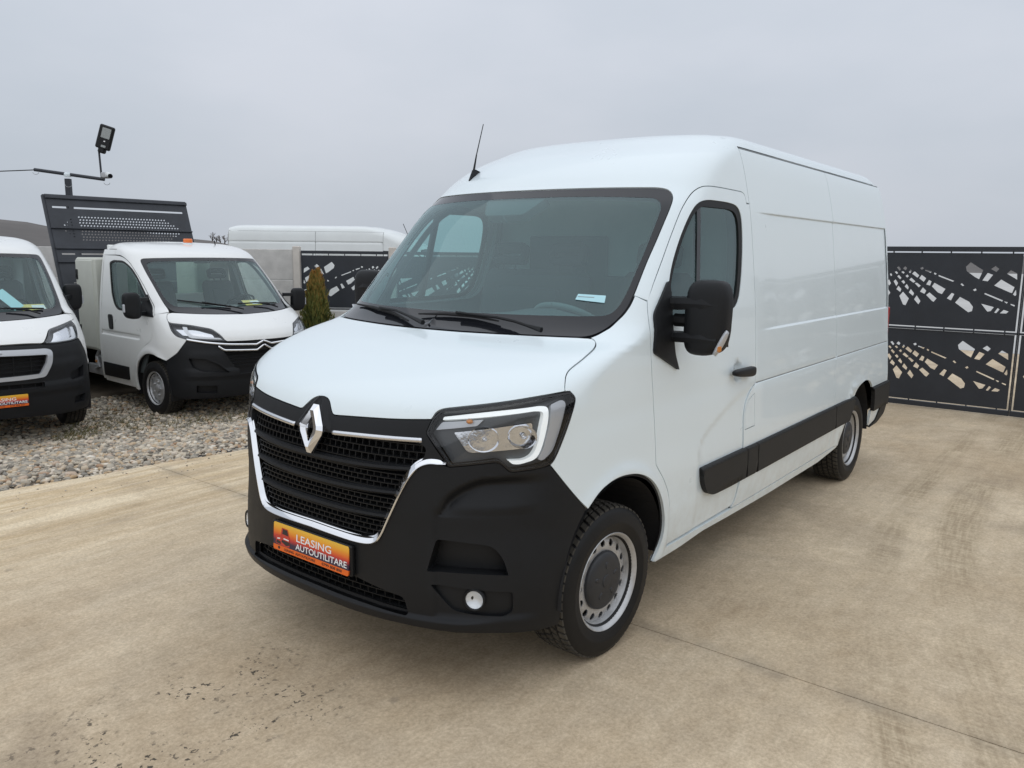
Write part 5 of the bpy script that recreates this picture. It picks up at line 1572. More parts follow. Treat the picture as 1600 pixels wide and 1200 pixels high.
# ================================================================== ground
def ground_mat():
    m, t, p = nodes_of('concrete')
    N_ = t.nodes.new; L_ = t.links.new
    c = N_('ShaderNodeTexCoord')
    def noise(scale, det=5, ro=.6, vec=None, dist=0.):
        n = N_('ShaderNodeTexNoise'); n.inputs['Scale'].default_value = scale; n.inputs['Detail'].default_value = det; n.inputs['Roughness'].default_value = ro; n.inputs['Distortion'].default_value = dist
        L_(vec if vec is not None else c.outputs['Object'], n.inputs['Vector']); return n.outputs['Fac']
    def ramp(f, a, b, ca=(0, 0, 0), cb=(1, 1, 1)):
        r = N_('ShaderNodeValToRGB'); r.color_ramp.elements[0].position = a; r.color_ramp.elements[1].position = b
        r.color_ramp.elements[0].color = (*ca, 1); r.color_ramp.elements[1].color = (*cb, 1); L_(f, r.inputs['Fac']); return r.outputs['Color']
    def mixc(f, a, b, mode='MIX'):
        x = N_('ShaderNodeMix'); x.data_type = 'RGBA'; x.blend_type = mode
        if isinstance(f, float): x.inputs['Factor'].default_value = f
        else: L_(f, x.inputs['Factor'])
        for k, v in (('A', a), ('B', b)):
            if isinstance(v, tuple): x.inputs[k].default_value = (*v, 1)
            else: L_(v, x.inputs[k])
        return x.outputs['Result']
    def math_(op, a, b=None):
        x = N_('ShaderNodeMath'); x.operation = op
        for i, v in enumerate((a, b)):
            if v is None: continue
            if isinstance(v, (int, float)): x.inputs[i].default_value = v
            else: L_(v, x.inputs[i])
        return x.outputs[0]
    sp_ = N_('ShaderNodeSeparateXYZ'); L_(c.outputs['Object'], sp_.inputs[0])
    X, Y = sp_.outputs[0], sp_.outputs[1]
    big = noise(.55, 6, .62, None, .5)
    base = mixc(ramp(big, .36, .62), (.500, .395, .268), (.700, .585, .425))
    base = mixc(ramp(noise(2.4, 6, .7), .30, .75), mixc(1., base, (.86, .86, .87), 'MULTIPLY'), mixc(1., base, (1.08, 1.07, 1.06), 'MULTIPLY'))
    # broom and trowel streaks along the slab
    mp_ = N_('ShaderNodeMapping'); mp_.inputs['Scale'].default_value = (.5, 5., 1.); L_(c.outputs['Object'], mp_.inputs['Vector'])
    base = mixc(ramp(noise(3., 6, .65, mp_.outputs[0], .6), .35, .75), base, mixc(1., base, (.90, .885, .86), 'MULTIPLY'))
    # ochre silt washed from the gravel side
    silt = math_('MULTIPLY', math_('SUBTRACT', -1.45, Y), .65)
    silt = math_('MULTIPLY', N_ and math_('MINIMUM', math_('MAXIMUM', silt, 0.), 1.), ramp(noise(1.3, 6, .7, mp_.outputs[0], .8), .3, .52))
    base = mixc(math_('MULTIPLY', silt, .85), base, mixc(ramp(noise(1.1, 5, .6, mp_.outputs[0], 1.2), .40, .60), (.82, .69, .49), (.60, .46, .28)))
    # dusty tyre tracks along the right side
    def band(y0, w, x0, slope=0.):
        yy = math_('ADD', Y, math_('MULTIPLY', X, slope))
        d = math_('ABSOLUTE', math_('SUBTRACT', yy, y0))
        return math_('MAXIMUM', math_('SUBTRACT', 1., math_('DIVIDE', d, w)), 0.)
    mp2 = N_('ShaderNodeMapping'); mp2.inputs['Scale'].default_value = (26., 3., 1.); L_(c.outputs['Object'], mp2.inputs['Vector'])
    rib = ramp(noise(1.4, 3, .6, mp2.outputs[0], .4), .42, .58)
    xc = math_('MAXIMUM', math_('ADD', X, 4.), 0.)
    yc = math_('SUBTRACT', Y, math_('MULTIPLY', math_('MULTIPLY', xc, xc), .045))
    def bnd(y0, w): return math_('MAXIMUM', math_('SUBTRACT', 1., math_('DIVIDE', math_('ABSOLUTE', math_('SUBTRACT', yc, y0)), w)), 0.)
    trk = ramp(math_('MAXIMUM', bnd(1.86, .17), bnd(1.48, .12)), .05, .5)
    trk = math_('MULTIPLY', trk, ramp(noise(.8, 4), .38, .55))
    wv_ = math_('ADD', math_('MULTIPLY', math_('SINE', math_('ADD', math_('MULTIPLY', yc, 150.), math_('MULTIPLY', noise(5., 3), 9.))), .25), math_('MULTIPLY', noise(11., 3), 1.))
    cx_ = N_('ShaderNodeCombineXYZ'); L_(math_('MULTIPLY', X, 1.5), cx_.inputs[0]); L_(math_('MULTIPLY', yc, 22.), cx_.inputs[1])
    rib = mixc(.55, rib, ramp(noise(1.6, 3, .6, cx_.outputs[0]), .40, .60))
    base = mixc(math_('MULTIPLY', trk, .75), base, mixc(rib, (.33, .25, .16), (.56, .46, .32)))
    # dark spots: drips and mud crumbs, mostly in front of the van
    spot = ramp(noise(33., 3, .6), .59, .615)
    near = math_('MULTIPLY', ramp(band(.02, .60, 0), .1, .6), ramp(noise(3.1, 4, .6), .46, .56))
    ahead = ramp(math_('MULTIPLY', math_('SUBTRACT', X, .7), .5), .02, .2)
    base = mixc(math_('MULTIPLY', math_('MULTIPLY', spot, near), math_('MULTIPLY', ahead, .92)), base, (.055, .048, .038))
    vo2 = N_('ShaderNodeTexVoronoi'); vo2.inputs['Scale'].default_value = 2.2; L_(c.outputs['Object'], vo2.inputs['Vector'])
    sp2 = ramp(math_('ADD', vo2.outputs['Distance'], math_('MULTIPLY', noise(18., 3), .12)), .085, .125, (1, 1, 1), (0, 0, 0))
    base = mixc(math_('MULTIPLY', sp2, .35), base, (.14, .12, .10))
    # damp stains
    st_ = ramp(noise(.75, 6, .6, None, .9), .55, .70)
    base = mixc(math_('MULTIPLY', st_, .50), base, (.33, .26, .185))
    mid = noise(13., 6, .72)
    base = mixc(ramp(mid, .36, .64), mixc(1., base, (.90, .885, .865), 'MULTIPLY'), mixc(1., base, (1.06, 1.06, 1.06), 'MULTIPLY'))
    fine = noise(58., 4, .8)
    base = mixc(ramp(fine, .36, .64), mixc(1., base, (.80, .79, .77), 'MULTIPLY'), mixc(1., base, (1.12, 1.12, 1.12), 'MULTIPLY'))
    jd = math_('MULTIPLY', math_('MAXIMUM', math_('SUBTRACT', 1., math_('DIVIDE', math_('ABSOLUTE', math_('ADD', X, .331)), .10)), 0.), ramp(noise(2.5, 5), .40, .62))
    base = mixc(math_('MULTIPLY', jd, .55), base, (.22, .19, .15))
    pit = ramp(noise(150., 2, .6), .70, .74)
    base = mixc(math_('MULTIPLY', pit, .5), base, (.16, .14, .11))
    L_(base, p.inputs['Base Color'])
    p.inputs['Roughness'].default_value = .82
    p.inputs['Specular IOR Level'].default_value = .3
    b = N_('ShaderNodeBump'); b.inputs['Strength'].default_value = .55; b.inputs['Distance'].default_value = .004
    L_(math_('ADD', math_('MULTIPLY', fine, .6), math_('ADD', noise(14., 5), math_('MULTIPLY', noise(3., 4), .8))), b.inputs['Height'])
    L_(b.outputs[0], p.inputs['Normal'])
ground_mat()
mat('road_pale', (.47, .46, .44), .9, vary=.12, vscale=.2)
mat('earth', (.115, .09, .062), .95, vary=.35, vscale=2.2, bump=.8, bscale=25)
mat('hillside', (.105, .095, .088), .95, vary=.30, vscale=.035)
mat('fence_concrete', (.56, .545, .52), .85, vary=.16, vscale=4., bump=.7, bscale=18)
mat('post_concrete', (.60, .56, .51), .85, vary=.10, vscale=6., bump=.4, bscale=40)

def island_mat(name, stops, rough=.8, bump=.3, bscale=60):
    m, t, p = nodes_of(name)
    g_ = t.nodes.new('ShaderNodeNewGeometry'); r = t.nodes.new('ShaderNodeValToRGB')
    el = r.color_ramp.elements
    while len(el) < len(stops): el.new(.5)
    for e_, (q, col) in zip(el, stops):
        e_.position = q; e_.color = (*col, 1)
    r.color_ramp.interpolation = 'LINEAR'
    t.links.new(g_.outputs['Random Per Island'], r.inputs['Fac'])
    t.links.new(r.outputs['Color'], p.inputs['Base Color'])
    p.inputs['Roughness'].default_value = rough
    c = t.nodes.new('ShaderNodeTexCoord'); n = t.nodes.new('ShaderNodeTexNoise'); n.inputs['Scale'].default_value = bscale
    b = t.nodes.new('ShaderNodeBump'); b.inputs['Strength'].default_value = bump; b.inputs['Distance'].default_value = .004
    t.links.new(c.outputs['Object'], n.inputs['Vector']); t.links.new(n.outputs['Fac'], b.inputs['Height']); t.links.new(b.outputs[0], p.inputs['Normal'])
island_mat('pebble', [(0., (0.134, 0.115, 0.091)), (.16, (0.360, 0.320, 0.259)), (.34, (0.514, 0.450, 0.354)), (.48, (0.246, 0.225, 0.191)), (.64, (0.617, 0.540, 0.421)), (.78, (0.463, 0.320, 0.182)), (.90, (0.760, 0.700, 0.593)), (1., (0.371, 0.220, 0.124))])

def edge_y(x):
    return -3.70 - .147 * np.clip(x, -6, 4)
def ground_z(x, y):
    d = edge_y(x) - y
    return -.035 - .245 * sst(d, .0, 2.9)
xs = np.concatenate([[-2500, -800, -250, -80, -30], np.arange(-14, 8.1, .5), [14, 30, 80, 250, 800, 2500]])
ys = np.concatenate([[-2500, -800, -250, -80, -30, -20], np.arange(-13, 9.1, .4), [14, 30, 80, 250, 800, 2500]])
rings = [[(x, y, float(ground_z(x, y))) for x in xs] for y in ys]
V, F = loft(rings, False, False, False)
V = [(x, y, z if y < float(edge_y(x)) else -.035) for x, y, z in V]
gr = mk('ground', V, F, 'earth', smooth=True)
tag(gr, kind='structure')
# concrete yard cast in slabs with narrow joints
yard = mk('concrete_yard', [(-30, -3.0, -.030), (14, -4.2, -.030), (14, 14, -.030), (-30, 14, -.030)], [(0, 1, 2, 3)], 'gap_black')
tag(yard, kind='structure')
rnd = random.Random(3)
for x0, x1 in ((-30, -7.62), (-7.615, -.334), (-.328, 14)):
    n = max(2, int((x1 - x0) / .12))
    if n > 140: n = 140
    bt_ = []
    for i in range(n + 1):
        x = x0 + (x1 - x0) * i / n
        bt_.append((x, float(edge_y(x)) + (.018 * math.sin(x * 2.1) + .012 * math.sin(x * 7.3 + 1) if -7 < x < 5 else 0)))
    ring = [*bt_, (x1, 14), (x0, 14)]
    V = [(a, b, 0.) for a, b in ring] + [(a, b, -.12) for a, b in ring]
    m_ = len(ring)
    mk('slab', V, [tuple(range(m_))] + [(i, m_ + i, m_ + (i + 1) % m_, (i + 1) % m_) for i in range(m_)], 'concrete', yard)

# gravel
rs = np.random.RandomState(11)
phi = (1 + 5 ** .5) / 2
ico = np.array([(-1, phi, 0), (1, phi, 0), (-1, -phi, 0), (1, -phi, 0), (0, -1, phi), (0, 1, phi), (0, -1, -phi), (0, 1, -phi), (phi, 0, -1), (phi, 0, 1), (-phi, 0, -1), (-phi, 0, 1)]) / math.sqrt(1 + phi * phi)
icf = np.array([(0, 11, 5), (0, 5, 1), (0, 1, 7), (0, 7, 10), (0, 10, 11), (1, 5, 9), (5, 11, 4), (11, 10, 2), (10, 7, 6), (7, 1, 8), (3, 9, 4), (3, 4, 2), (3, 2, 6), (3, 6, 8), (3, 8, 9), (4, 9, 5), (2, 4, 11), (6, 2, 10), (8, 6, 7), (9, 8, 1)])
def stones(name, n, xr, yr, rmin, rmax, label, edge=True, sink=.25):
    px = rs.uniform(xr[0], xr[1], n); py = rs.uniform(yr[0], yr[1], n)
    if edge:
        dd = edge_y(px) - py
        ok = dd > .0 + .05 * rs.rand(n) - .03
        px, py = px[ok], py[ok]; n = len(px)
    r = rmin + (rmax - rmin) * rs.beta(1.3, 3.2, n)
    jit = ico[None] * (1 + rs.uniform(-.20, .20, (n, 12, 1)))
    sc = np.stack([rs.uniform(.8, 1.5, n), rs.uniform(.7, 1.1, n), rs.uniform(.45, .8, n)], 1)
    v = jit * sc[:, None] * r[:, None, None]
    tilt = rs.uniform(-.5, .5, n); yaw = rs.uniform(0, 2 * math.pi, n)
    ct, st = np.cos(tilt)[:, None], np.sin(tilt)[:, None]
    x, y, z = v[..., 0], v[..., 1], v[..., 2]
    x, z = ct * x + st * z, -st * x + ct * z
    cy, sy = np.cos(yaw)[:, None], np.sin(yaw)[:, None]
    x, y = cy * x - sy * y, sy * x + cy * y
    gz = np.array([float(ground_z(a, b)) for a, b in zip(px, py)]) if edge else np.zeros(n)
    v = np.stack([x + px[:, None], y + py[:, None], z + (gz + r * sink)[:, None]], -1).reshape(-1, 3)
    f = (icf[None] + (np.arange(n) * 12)[:, None, None]).reshape(-1, 3)
    me = bpy.data.meshes.new(name)
    me.vertices.add(len(v)); me.vertices.foreach_set('co', v.ravel())
    me.loops.add(f.size); me.loops.foreach_set('vertex_index', f.ravel().astype(np.int32))
    me.polygons.add(len(f)); me.polygons.foreach_set('loop_start', np.arange(0, f.size, 3, dtype=np.int32)); me.polygons.foreach_set('loop_total', np.full(len(f), 3, np.int32))
    me.polygons.foreach_set('use_smooth', np.ones(len(f), bool))
    me.materials.append(MATS['pebble'])
    me.update(calc_edges=True)
    o = link(name, me)
    tag(o, label, 'gravel', kind='stuff')
    return o
stones('gravel', 46000, (-6.2, 3.2), (-8.6, -3.3), .010, .047, 'grey and beige river gravel between the concrete and the parked vehicles')
stones('gravel_crumbs', 260, (-4, 3.5), (-3.9, -3.2), .004, .012, 'small pebbles scattered onto the concrete edge', edge=False, sink=.4)

# moss and dead grass at the foot of the fence line and round the tipper wheels
island_mat('dry_grass', [(0., (.10, .10, .03)), (.4, (.17, .15, .06)), (.7, (.24, .19, .10)), (1., (.09, .11, .03))], .9, 0., 10)
def grass(name, spots, label, n):
    V = []; F = []
    r_ = random.Random(8)
    for cx, cy, rad in spots:
        for i in range(n):
            a = r_.uniform(0, 6.28); q = rad * math.sqrt(r_.random())
            x, y = cx + q * math.cos(a), cy + q * math.sin(a)
            z = float(ground_z(x, y))
            h = r_.uniform(.02, .07); w = r_.uniform(.002, .005); b = r_.uniform(0, 6.28)
            lx, ly = r_.uniform(-.04, .04), r_.uniform(-.04, .04)
            k = len(V)
            V += [(x - w * math.cos(b), y - w * math.sin(b), z), (x + w * math.cos(b), y + w * math.sin(b), z), (x + lx * .4 + w * .6, y + ly * .4, z + h * .6), (x + lx, y + ly, z + h)]
            F += [(k, k + 1, k + 2), (k, k + 2, k + 3)]
    o = mk(name, V, F, 'dry_grass')
    tag(o, label, 'grass', kind='stuff')
grass('grass', [(-1.9, -6.2, .5), (-2.6, -6.0, .45), (-3.3, -5.9, .5), (-1.3, -6.8, .4), (-2.0, -7.2, .6), (-.9, -6.4, .25), (-4.3, -6.2, .6), (-5.2, -7.0, .6)], 'short dry grass and moss growing through the gravel by the tipper wheels', 420)

# ================================================================== fences and gate
PAT = [[(929, 713), (975, 766), (1112, 678), (1079, 575), (1034, 599), (942, 665)], [(1191, 693), (1233, 728), (1274, 695), (1247, 662)], [(1114, 562), (1161, 650), (1217, 628), (1170, 554)], [(1356, 645), (1390, 684), (1455, 650), (1462, 580)], [(1240, 508), (1305, 577), (1444, 496), (1426, 429), (1401, 437)], [(1436, 414), (1462, 468), (1470, 413), (1460, 398)], [(646, 614), (821, 548), (804, 539), (647, 598)], [(495, 671), (570, 652), (557, 636), (493, 659)], [(435, 690), (465, 704), (476, 684), (455, 670)], [(598, 641), (623, 628), (613, 613), (594, 625)], [(889, 514), (906, 523), (931, 498), (914, 492)], [(1027, 452), (1054, 469), (1065, 450), (1045, 437)], [(1152, 422), (1344, 345), (1337, 330), (1150, 407)], [(1353, 334), (1395, 325), (1384, 309)], [(1425, 309), (1468, 296), (1464, 280), (1424, 298)], [(585, 477), (609, 521), (735, 452), (701, 391), (655, 409)], [(759, 343), (807, 409), (835, 396), (806, 321)], [(852, 298), (899, 365), (1000, 314), (1045, 257), (1039, 208), (1002, 192)], [(1127, 297), (1260, 264), (1231, 218), (1198, 210)], [(1269, 201), (1299, 255), (1320, 242), (1291, 198)], [(1326, 197), (1362, 238), (1413, 222), (1391, 198)], [(436, 569), (460, 610), (513, 571), (489, 528)], [(519, 498), (546, 552), (576, 536), (563, 486)], [(458, 411), (486, 463), (526, 424), (510, 387)], [(530, 374), (564, 405), (648, 338), (619, 297), (600, 306)], [(389, 511), (416, 515), (460, 482), (439, 461)], [(325, 549), (346, 574), (396, 531), (375, 514)], [(351, 621), (377, 652), (433, 603), (415, 576)], [(312, 640), (328, 671), (345, 655), (328, 627)], [(243, 680), (265, 707), (289, 687), (276, 660)], [(171, 693), (193, 705), (219, 673), (207, 652)], [(227, 639), (245, 653), (265, 633), (253, 619)], [(151, 637), (169, 647), (190, 627), (178, 611)], [(184, 586), (201, 603), (233, 571), (221, 550)], [(147, 524), (168, 549), (200, 505), (184, 467)], [(187, 432), (208, 474), (244, 434), (234, 399)], [(236, 526), (260, 543), (281, 517), (267, 497)], [(279, 466), (301, 498), (327, 458), (320, 431)], [(333, 397), (352, 438), (393, 389), (383, 358)], [(399, 317), (425, 365), (472, 300), (453, 259)], [(228, 351), (266, 404), (339, 325), (308, 242), (278, 250)], [(278, 593), (300, 610), (316, 590), (299, 573)],
       [(95, 610), (110, 622), (125, 600), (112, 585)], [(70, 520), (92, 548), (118, 500), (98, 470)], [(60, 400), (85, 440), (120, 385), (100, 350)]]
def cut_plate(w, h, flip=False, pad=.0):
    """laser-cut sheet, (u right, v up) facing +y; the openings are real holes"""
    loops = [np.array([(0, 0), (w, 0), (w, h), (0, h)])]
    for q in PAT:
        a = np.array(q) / 1000. * [w / 1.5, h / .87]
        if flip:
            a[:, 0] = w - a[:, 0]
        loops.append(a)
    return plate(loops, None, .004)
PL = cut_plate(1.46, .87); PLF = cut_plate(1.46, .87, True)

def place(mb_, o, dirv, z, nrm_off=0.):
    """sheet coordinates (u,h,v) -> world: u along dirv, v up, facing the left-hand side of -dirv"""
    d = np.array([dirv[0], dirv[1], 0.]); n = np.array([-dirv[1], dirv[0], 0.])
    V = np.array(mb_.V)
    return np.array([o[0], o[1], z]) + V[:, :1] * d + V[:, 1:2] * n + V[:, 2:3] * [0, 0, 1.] + n * nrm_off, mb_.F

# ---- yard gate behind the van: plane x = -7.65, leaves run along +y
gate = thing('yard_gate', 'dark grey laser-cut metal gate at the end of the yard behind the large van', 'gate', (-7.65, 0, 0))
def bar(parent, name, y0, y1, z0, z1, m='steel_dark', x=0., t=.04):
    return mk(name, *cbox((x, (y0 + y1) / 2, (z0 + z1) / 2), (t, y1 - y0, z1 - z0), .003), m, parent)
for k, y0 in enumerate((-2.98, -1.425, .13, 1.654)):
    y1 = y0 + 1.52
    lf = bpy.data.objects.new('gate_leaf', None); COL.objects.link(lf); lf.parent = gate
    bar(lf, 'top_rail', y0, y1, 1.868, 1.925)
    bar(lf, 'bottom_rail', y0, y1, .015, .075)
    bar(lf, 'middle_rail', y0, y1, .945, .968)
    bar(lf, 'stile', y0, y0 + .012, .076, 1.867)
    bar(lf, 'stile', y1 - .012, y1, .076, 1.867)
    for z, f in ((.982, False), (.088, False)):
        n_ = np.array(PL.V)
        Vv = np.stack([n_[:, 1] * -1 * -1, n_[:, 0] + y0 + .03, n_[:, 2] * (.98 if z < .5 else 1.) + z], 1)
        mk('cut_sheet', Vv, [f_[::-1] for f_ in PL.F], 'steel_dark', lf)
    tabs = MB()
    for j in range(5):
        yy = y0 + .15 + j * .31
        for zz in (1.858, .975, .942, .082):
            tabs.box((0, yy, zz), (.012, .014, .022), .001)
    tabs.build('tab', 'steel_dark', lf)
bar(gate, 'gate_post', 3.21, 3.35, 0, 2.05, t=.14)
bar(gate, 'gate_post', -3.16, -3.02, 0, 2.05, t=.14)

# ---- boundary fence behind the tipper: faces the viewer
fd = np.array([-.617, .787]); f0 = np.array([-5.47, -8.475])
fence = thing('boundary_fence', 'grey concrete panel fence with cut metal sheets, behind the tipper truck', 'fence', (f0[0], f0[1], -.28), math.atan2(fd[1], fd[0]))
bay = 1.60
FB = -.28
pan_mesh = {}
def cpanel(u0, zt):
    """one precast panel with a rough relief face"""
    key = 'c'
    if key not in pan_mesh:
        mb_ = MB().box((0, 0, -.255), (bay - .12, .05, .505), .008)
        r_ = random.Random(4)
        me = None
        pan_mesh[key] = mb_
    o = mk('concrete_panel', pan_mesh[key].V, pan_mesh[key].F, 'fence_concrete', fence)
    o.location = (u0 + bay / 2, 0, zt)
    return o
for i in range(-8, 4):
    u = i * bay
    if True:
        ps = mk('post', *cbox((0, 0, 1.07), (.115, .13, 2.16 if i > -1 else 2.14), .012), 'post_concrete', fence)
        ps.location = (u, 0, 0)
    if i == 3:
        break
    metal = i >= 0
    tops = (1.08, .57) if metal else (2.10, 1.59, 1.08, .57)
    for zt in tops:
        cpanel(u, zt)
    if metal:
        sh = bpy.data.objects.new('metal_sheet', None); COL.objects.link(sh); sh.parent = fence; sh.location = (u + .07, 0, 1.10)
        fm = MB().box((.73, 0, .955), (1.46, .03, .05), .003).box((.73, 0, .012), (1.46, .03, .024), .003).box((.006, 0, .48), (.012, .03, .90), .002).box((1.454, 0, .48), (.012, .03, .90), .002)
        for uu in (.2, .46, .73, 1.0, 1.26):
            fm.box((uu, 0, .917), (.014, .010, .026), .001)
        fm.build('frame', 'steel_dark', sh)
        # the sheet faces the yard (right-hand side of the fence direction), so u runs from left to right there
        n_ = np.array(PLF.V)
        mk('cut_sheet', np.stack([n_[:, 0], n_[:, 1], n_[:, 2] + .032], 1), PLF.F, 'steel_dark', sh)

# ---- fence on the near side of the yard, outside the frame; the van's flank mirrors it
rd = mk('road', [(-260, -60, .004), (-15, -60, .004), (-15, 60, .004), (-260, 60, .004)], [(0, 1, 2, 3)], 'road_pale')
tag(rd, kind='structure')
nf = thing('boundary_fence', 'dark laser-cut metal fence along the open side of the yard, seen mirrored in the van', 'fence', (0, 8.6, 0))
for i in range(-7, 5):
    x0 = i * 1.6
    mk('post', *cbox((x0, 0, .98), (.10, .10, 1.96), .006), 'steel_dark', nf)
    if i == 4: break
    mk('base_panel', *cbox((x0 + .8, 0, .42), (1.49, .05, .84), .008), 'fence_concrete', nf)
    mk('top_rail', *cbox((x0 + .8, 0, 1.89), (1.49, .04, .05), .003), 'steel_dark', nf)
    n_ = np.array(PL.V)
    mk('cut_sheet', np.stack([n_[:, 0] + x0 + .07, n_[:, 1], n_[:, 2] + .98], 1), PL.F, 'steel_dark', nf)

# ================================================================== lamp pole, cable
PD = np.array([-.617, .787, 0.]); DN = np.array([.777, .609, 0])
base = np.array([-3.37, -11.88, 0.])
pole = thing('lamp_pole', 'dark square pole with crossarm, solar floodlight and white cameras, behind the tipper bed', 'pole', (base[0], base[1], -.28), math.atan2(PD[1], PD[0]))
mk('mast', *cbox((0, 0, 1.62), (.085, .085, 3.24), .006), 'steel_dark', pole)
mk('crossarm', *tube([(-.56, 0, 3.385), (.62, 0, 3.235)], .028, 8), 'steel_dark', pole)
mk('upright', *tube([(.575, 0, 3.26), (.56, 0, 3.72)], .017, 8), 'steel_dark', pole)
fl = bpy.data.objects.new('floodlight', None); COL.objects.link(fl); fl.parent = pole
fl.location = (.60, 0.0, 3.70); fl.rotation_euler = (0, R(18), 0)
hb = MB().box((.03, -.04, .24), (.25, .07, .40), .02)
hb.box((.02, -.02, .02), (.12, .09, .10), .02)
hb.build('head', 'plastic_dark', fl)
mk('lens', *cbox((.045, -.078, .31), (.15, .006, .17), .004), 'lamp_lens', fl)
mk('sensor', *cbox((.05, -.078, .175), (.03, .008, .02), .004), 'letter_white', fl)
mk('badge', *cbox((.05, -.078, .09), (.08, .004, .035), .002), 'lamp_lens', fl)
cm = bpy.data.objects.new('camera_unit', None); COL.objects.link(cm); cm.parent = pole
mk('bracket', *cbox((.66, -.03, 3.30), (.14, .10, .10), .02), 'galv', cm)
mk('barrel', *tube([(.70, -.05, 3.32), (.80, -.16, 3.28)], .040, 12), 'white_paint_aged', cm)
mk('front_glass', *tube([(.80, -.16, 3.28), (.812, -.174, 3.275)], .038, 12), 'gloss_black', cm)
MB().add(*lathe([(.0, 3.27), (.055, 3.27), (.06, 3.31), (.045, 3.345), (0, 3.35)], 16, 'z')).build('dome_camera', 'white_paint', pole)
for c_, r_ in (((-.54, 0, 3.36), .05), ((.66, 0, 3.20), .05), ((.03, -.05, 3.16), .06)):
    mk('cable_loop', *tube([(c_[0] + r_ * math.cos(t), c_[1], c_[2] - .02 + r_ * .7 * math.sin(t)) for t in np.linspace(math.pi, 2 * math.pi, 10)], .004, 5), 'galv', pole)
wa = base + PD * -.56 + np.array([0, 0, 3.10]); wb = wa + np.array([2.2, -3.4, .15])
wire = mk('overhead_cable', *tube([wa + (wb - wa) * k - np.array([0, 0, .10 * math.sin(math.pi * k)]) for k in np.linspace(0, 1, 14)], .009, 5), 'plastic_dark')
tag(wire, 'thin dark cable running from the lamp pole out of the left edge', 'cable')

# ================================================================== conifer shrub by the fence
m, t, p = nodes_of('thuja_leaf')
c = t.nodes.new('ShaderNodeTexCoord'); s_ = t.nodes.new('ShaderNodeSeparateXYZ'); t.links.new(c.outputs['Object'], s_.inputs[0])
g_ = t.nodes.new('ShaderNodeNewGeometry')
ad = t.nodes.new('ShaderNodeMath'); ad.operation = 'MULTIPLY_ADD'; t.links.new(g_.outputs['Random Per Island'], ad.inputs[0]); ad.inputs[1].default_value = .55
mr2 = t.nodes.new('ShaderNodeMapRange'); mr2.inputs['From Min'].default_value = 1.1; mr2.inputs['From Max'].default_value = 1.95; mr2.inputs['To Min'].default_value = -.02; mr2.inputs['To Max'].default_value = .62
t.links.new(s_.outputs['Z'], mr2.inputs['Value']); t.links.new(mr2.outputs[0], ad.inputs[2])
r = t.nodes.new('ShaderNodeValToRGB'); el = r.color_ramp.elements; el.new(.5); el.new(.75)
for e_, (q, col) in zip(el, [(0., (.050, .068, .012)), (.35, (.135, .150, .030)), (.72, (.27, .175, .04)), (1., (.42, .19, .04))]):
    e_.position = q; e_.color = (*col, 1)
t.links.new(ad.outputs[0], r.inputs['Fac']); t.links.new(r.outputs['Color'], p.inputs['Base Color']); p.inputs['Roughness'].default_value = .7
sh = thing('conifer_shrub', 'narrow green conifer with bronze tips in front of the cut metal fence sheet', 'shrub', (-5.02, -7.42, -.29))
r_ = random.Random(21)
V = []; F = []
for lobe, (ox, oy, hh, rad) in enumerate(((-.025, .03, 1.78, .15), (.03, -.035, 1.74, .15), (.0, .0, 1.52, .235))):
    for i in range(3600):
        k = r_.random() ** .9
        z = .12 + (hh - .12) * k
        prof = rad * (1 - k ** 2.6) ** .8 * (.75 + .5 * min(1, k * 4)) 
        a = r_.uniform(0, 6.28)
        rr = prof * (.45 + .60 * r_.random() ** .5) * (1 + .18 * math.sin(a * 5 + z * 9) + .12 * math.sin(z * 31 + a * 3))
        x, y = ox + rr * math.cos(a), oy + rr * math.sin(a)
        L_ = r_.uniform(.03, .085); w = r_.uniform(.006, .014)
        ou = r_.uniform(.1, .5)
        b = a + r_.uniform(-1.2, 1.2)
        tx, ty = math.cos(a) * ou * L_, math.sin(a) * ou * L_
        k0 = len(V)
        V += [(x - w * math.sin(b), y + w * math.cos(b), z), (x + w * math.sin(b), y - w * math.cos(b), z), (x + tx * .6 + w * .7 * math.sin(b), y + ty * .6 - w * .7 * math.cos(b), z + L_ * .6), (x + tx, y + ty, z + L_), (x + tx * .6 - w * .7 * math.sin(b), y + ty * .6 + w * .7 * math.cos(b), z + L_ * .6)]
        F += [(k0, k0 + 1, k0 + 2, k0 + 3, k0 + 4)]
mk('foliage', V, F, 'thuja_leaf', sh)
mk('trunk', *tube([(0, 0, -.05), (.01, 0, .5), (0, .01, 1.3)], [.03, .025, .008], 8), 'bark', sh)

# ================================================================== hills and bare trees far behind
cx, cy = 2.93, 2.71
def hill_h(az):
    """ridge height seen from the yard, azimuth in degrees (0 = +x, counter-clockwise)"""
    A_ = [0, 60, 120, 180, 200, 215, 232, 237, 239.5, 242, 248, 251, 255, 258, 275, 300, 330, 360]
    H_ = [2.5, 4, 5, 3, 1.5, 1.2, 1.5, 3.0, 4.8, 5.6, 7.0, 8.0, 9.2, 9.8, 12, 9, 4, 2.5]
    return float(pchip(A_, H_)(az % 360))
rings = []
hn = random.Random(17)
azs = np.linspace(0, 360, 241)
jit_ = [hn.uniform(-.10, .10) for _ in azs]; jit_[-1] = jit_[0]
for rad, k in ((90, -.02), (120, .10), (150, .38), (180, .75), (205, .97), (218, 1.), (240, .85), (300, .3), (380, -.1)):
    ring = []
    for a, j in zip(azs, jit_):
        h = hill_h(a) * k * (1 + j * (.6 if k > .3 else 1.5)) + (-.4 if k < .2 else 0)
        ring.append((cx + rad * math.cos(R(a)), cy + rad * math.sin(R(a)), h))
    rings.append(ring)
V, F = loft(rings, False, False, False)
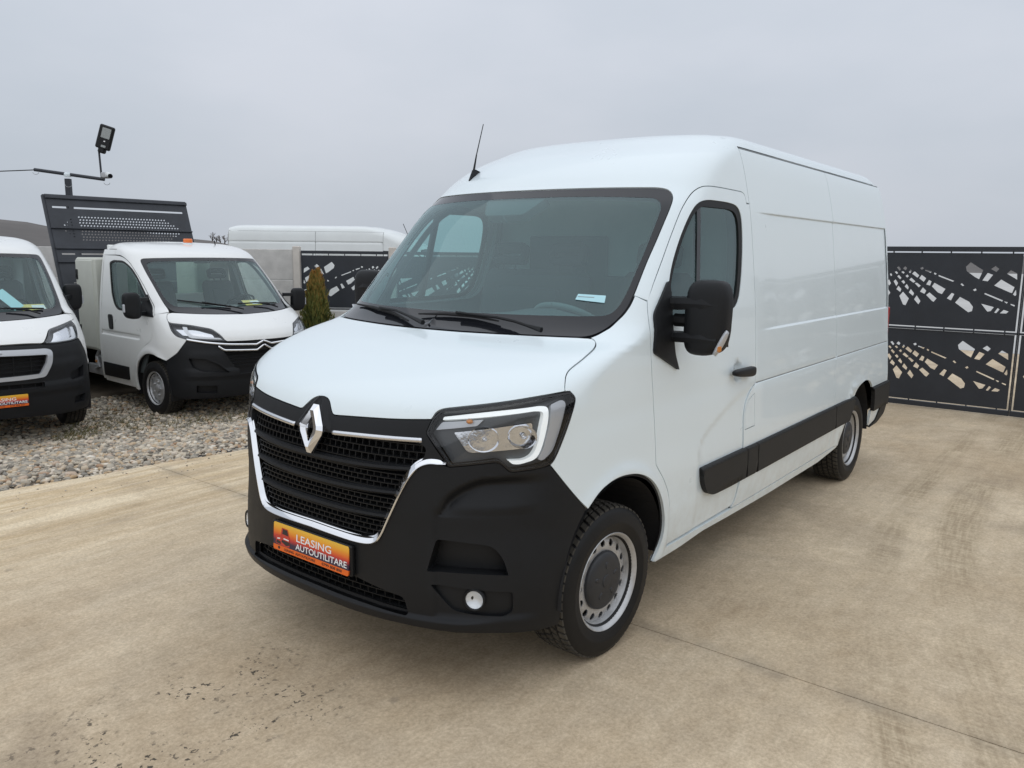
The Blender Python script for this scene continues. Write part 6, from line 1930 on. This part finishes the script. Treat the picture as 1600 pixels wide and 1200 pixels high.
tag(mk('hills', V, F, 'hillside', smooth=True), kind='structure')
def bare_tree(x, y, z, h, seed, label):
    rr_ = random.Random(seed)
    e = thing('bare_tree', label, 'tree', (x, y, z), 0, 'bare trees on the far hill')
    mk('trunk', *tube([(0, 0, -.5), (.1, 0, h * .25), (.05, .1, h * .5)], [.22, .17, .1], 6), 'bark', e)
    tw = MB()
    def br(p0, d, L, r0, dep):
        p1 = p0 + d * L
        tw.add(*tube([p0, (p0 + p1) / 2 + np.array([rr_.uniform(-.1, .1) for _ in range(3)]) * L * .5, p1], [r0, r0 * .8, r0 * .5], 4, False))
        if dep == 0: return
        for _ in range(3 if dep > 1 else 4):
            q = d + np.array([rr_.uniform(-.75, .75), rr_.uniform(-.75, .75), rr_.uniform(-.2, .5)])
            q /= np.linalg.norm(q)
            br(p0 + (p1 - p0) * rr_.uniform(.45, 1.), q, L * rr_.uniform(.5, .75), r0 * .6, dep - 1)
    for _ in range(5):
        d = np.array([rr_.uniform(-.6, .6), rr_.uniform(-.6, .6), rr_.uniform(.5, 1.)]); d /= np.linalg.norm(d)
        br(np.array([.05, .05, h * rr_.uniform(.2, .5)]), d, h * .32, .09, 3)
    tw.build('crown', 'twig', e)
fwv = np.array([-.777, -.609]); rgt = np.array([-.609, .777])
def far_pt(px, depth):
    d = (px - 800) / 1247.4
    return np.array([cx, cy]) + (fwv / .987 + rgt * d) * depth * .987
TREE_L = ['leftmost small bare tree on the far hill right of the tipper bed', 'low bare tree second from the left on the far hill', 'bare tree third from the left on the far hill', 'tallest bare tree on the far hill left of the parked van', 'bare tree second from the right on the far hill', 'smallest bare tree on the far hill, nearest the parked van']
for i, (px, dep, h) in enumerate(((331, 205, 2.6), (337, 206, 2.1), (343, 205, 2.4), (350, 206, 3.0), (356, 206, 2.3), (362, 206, 2.0))):
    q = far_pt(px, dep)
    az = math.degrees(math.atan2(q[1] - cy, q[0] - cx))
    bare_tree(q[0], q[1], max(.3, hill_h(az) * .93) - .3, h, 40 + i, TREE_L[i])
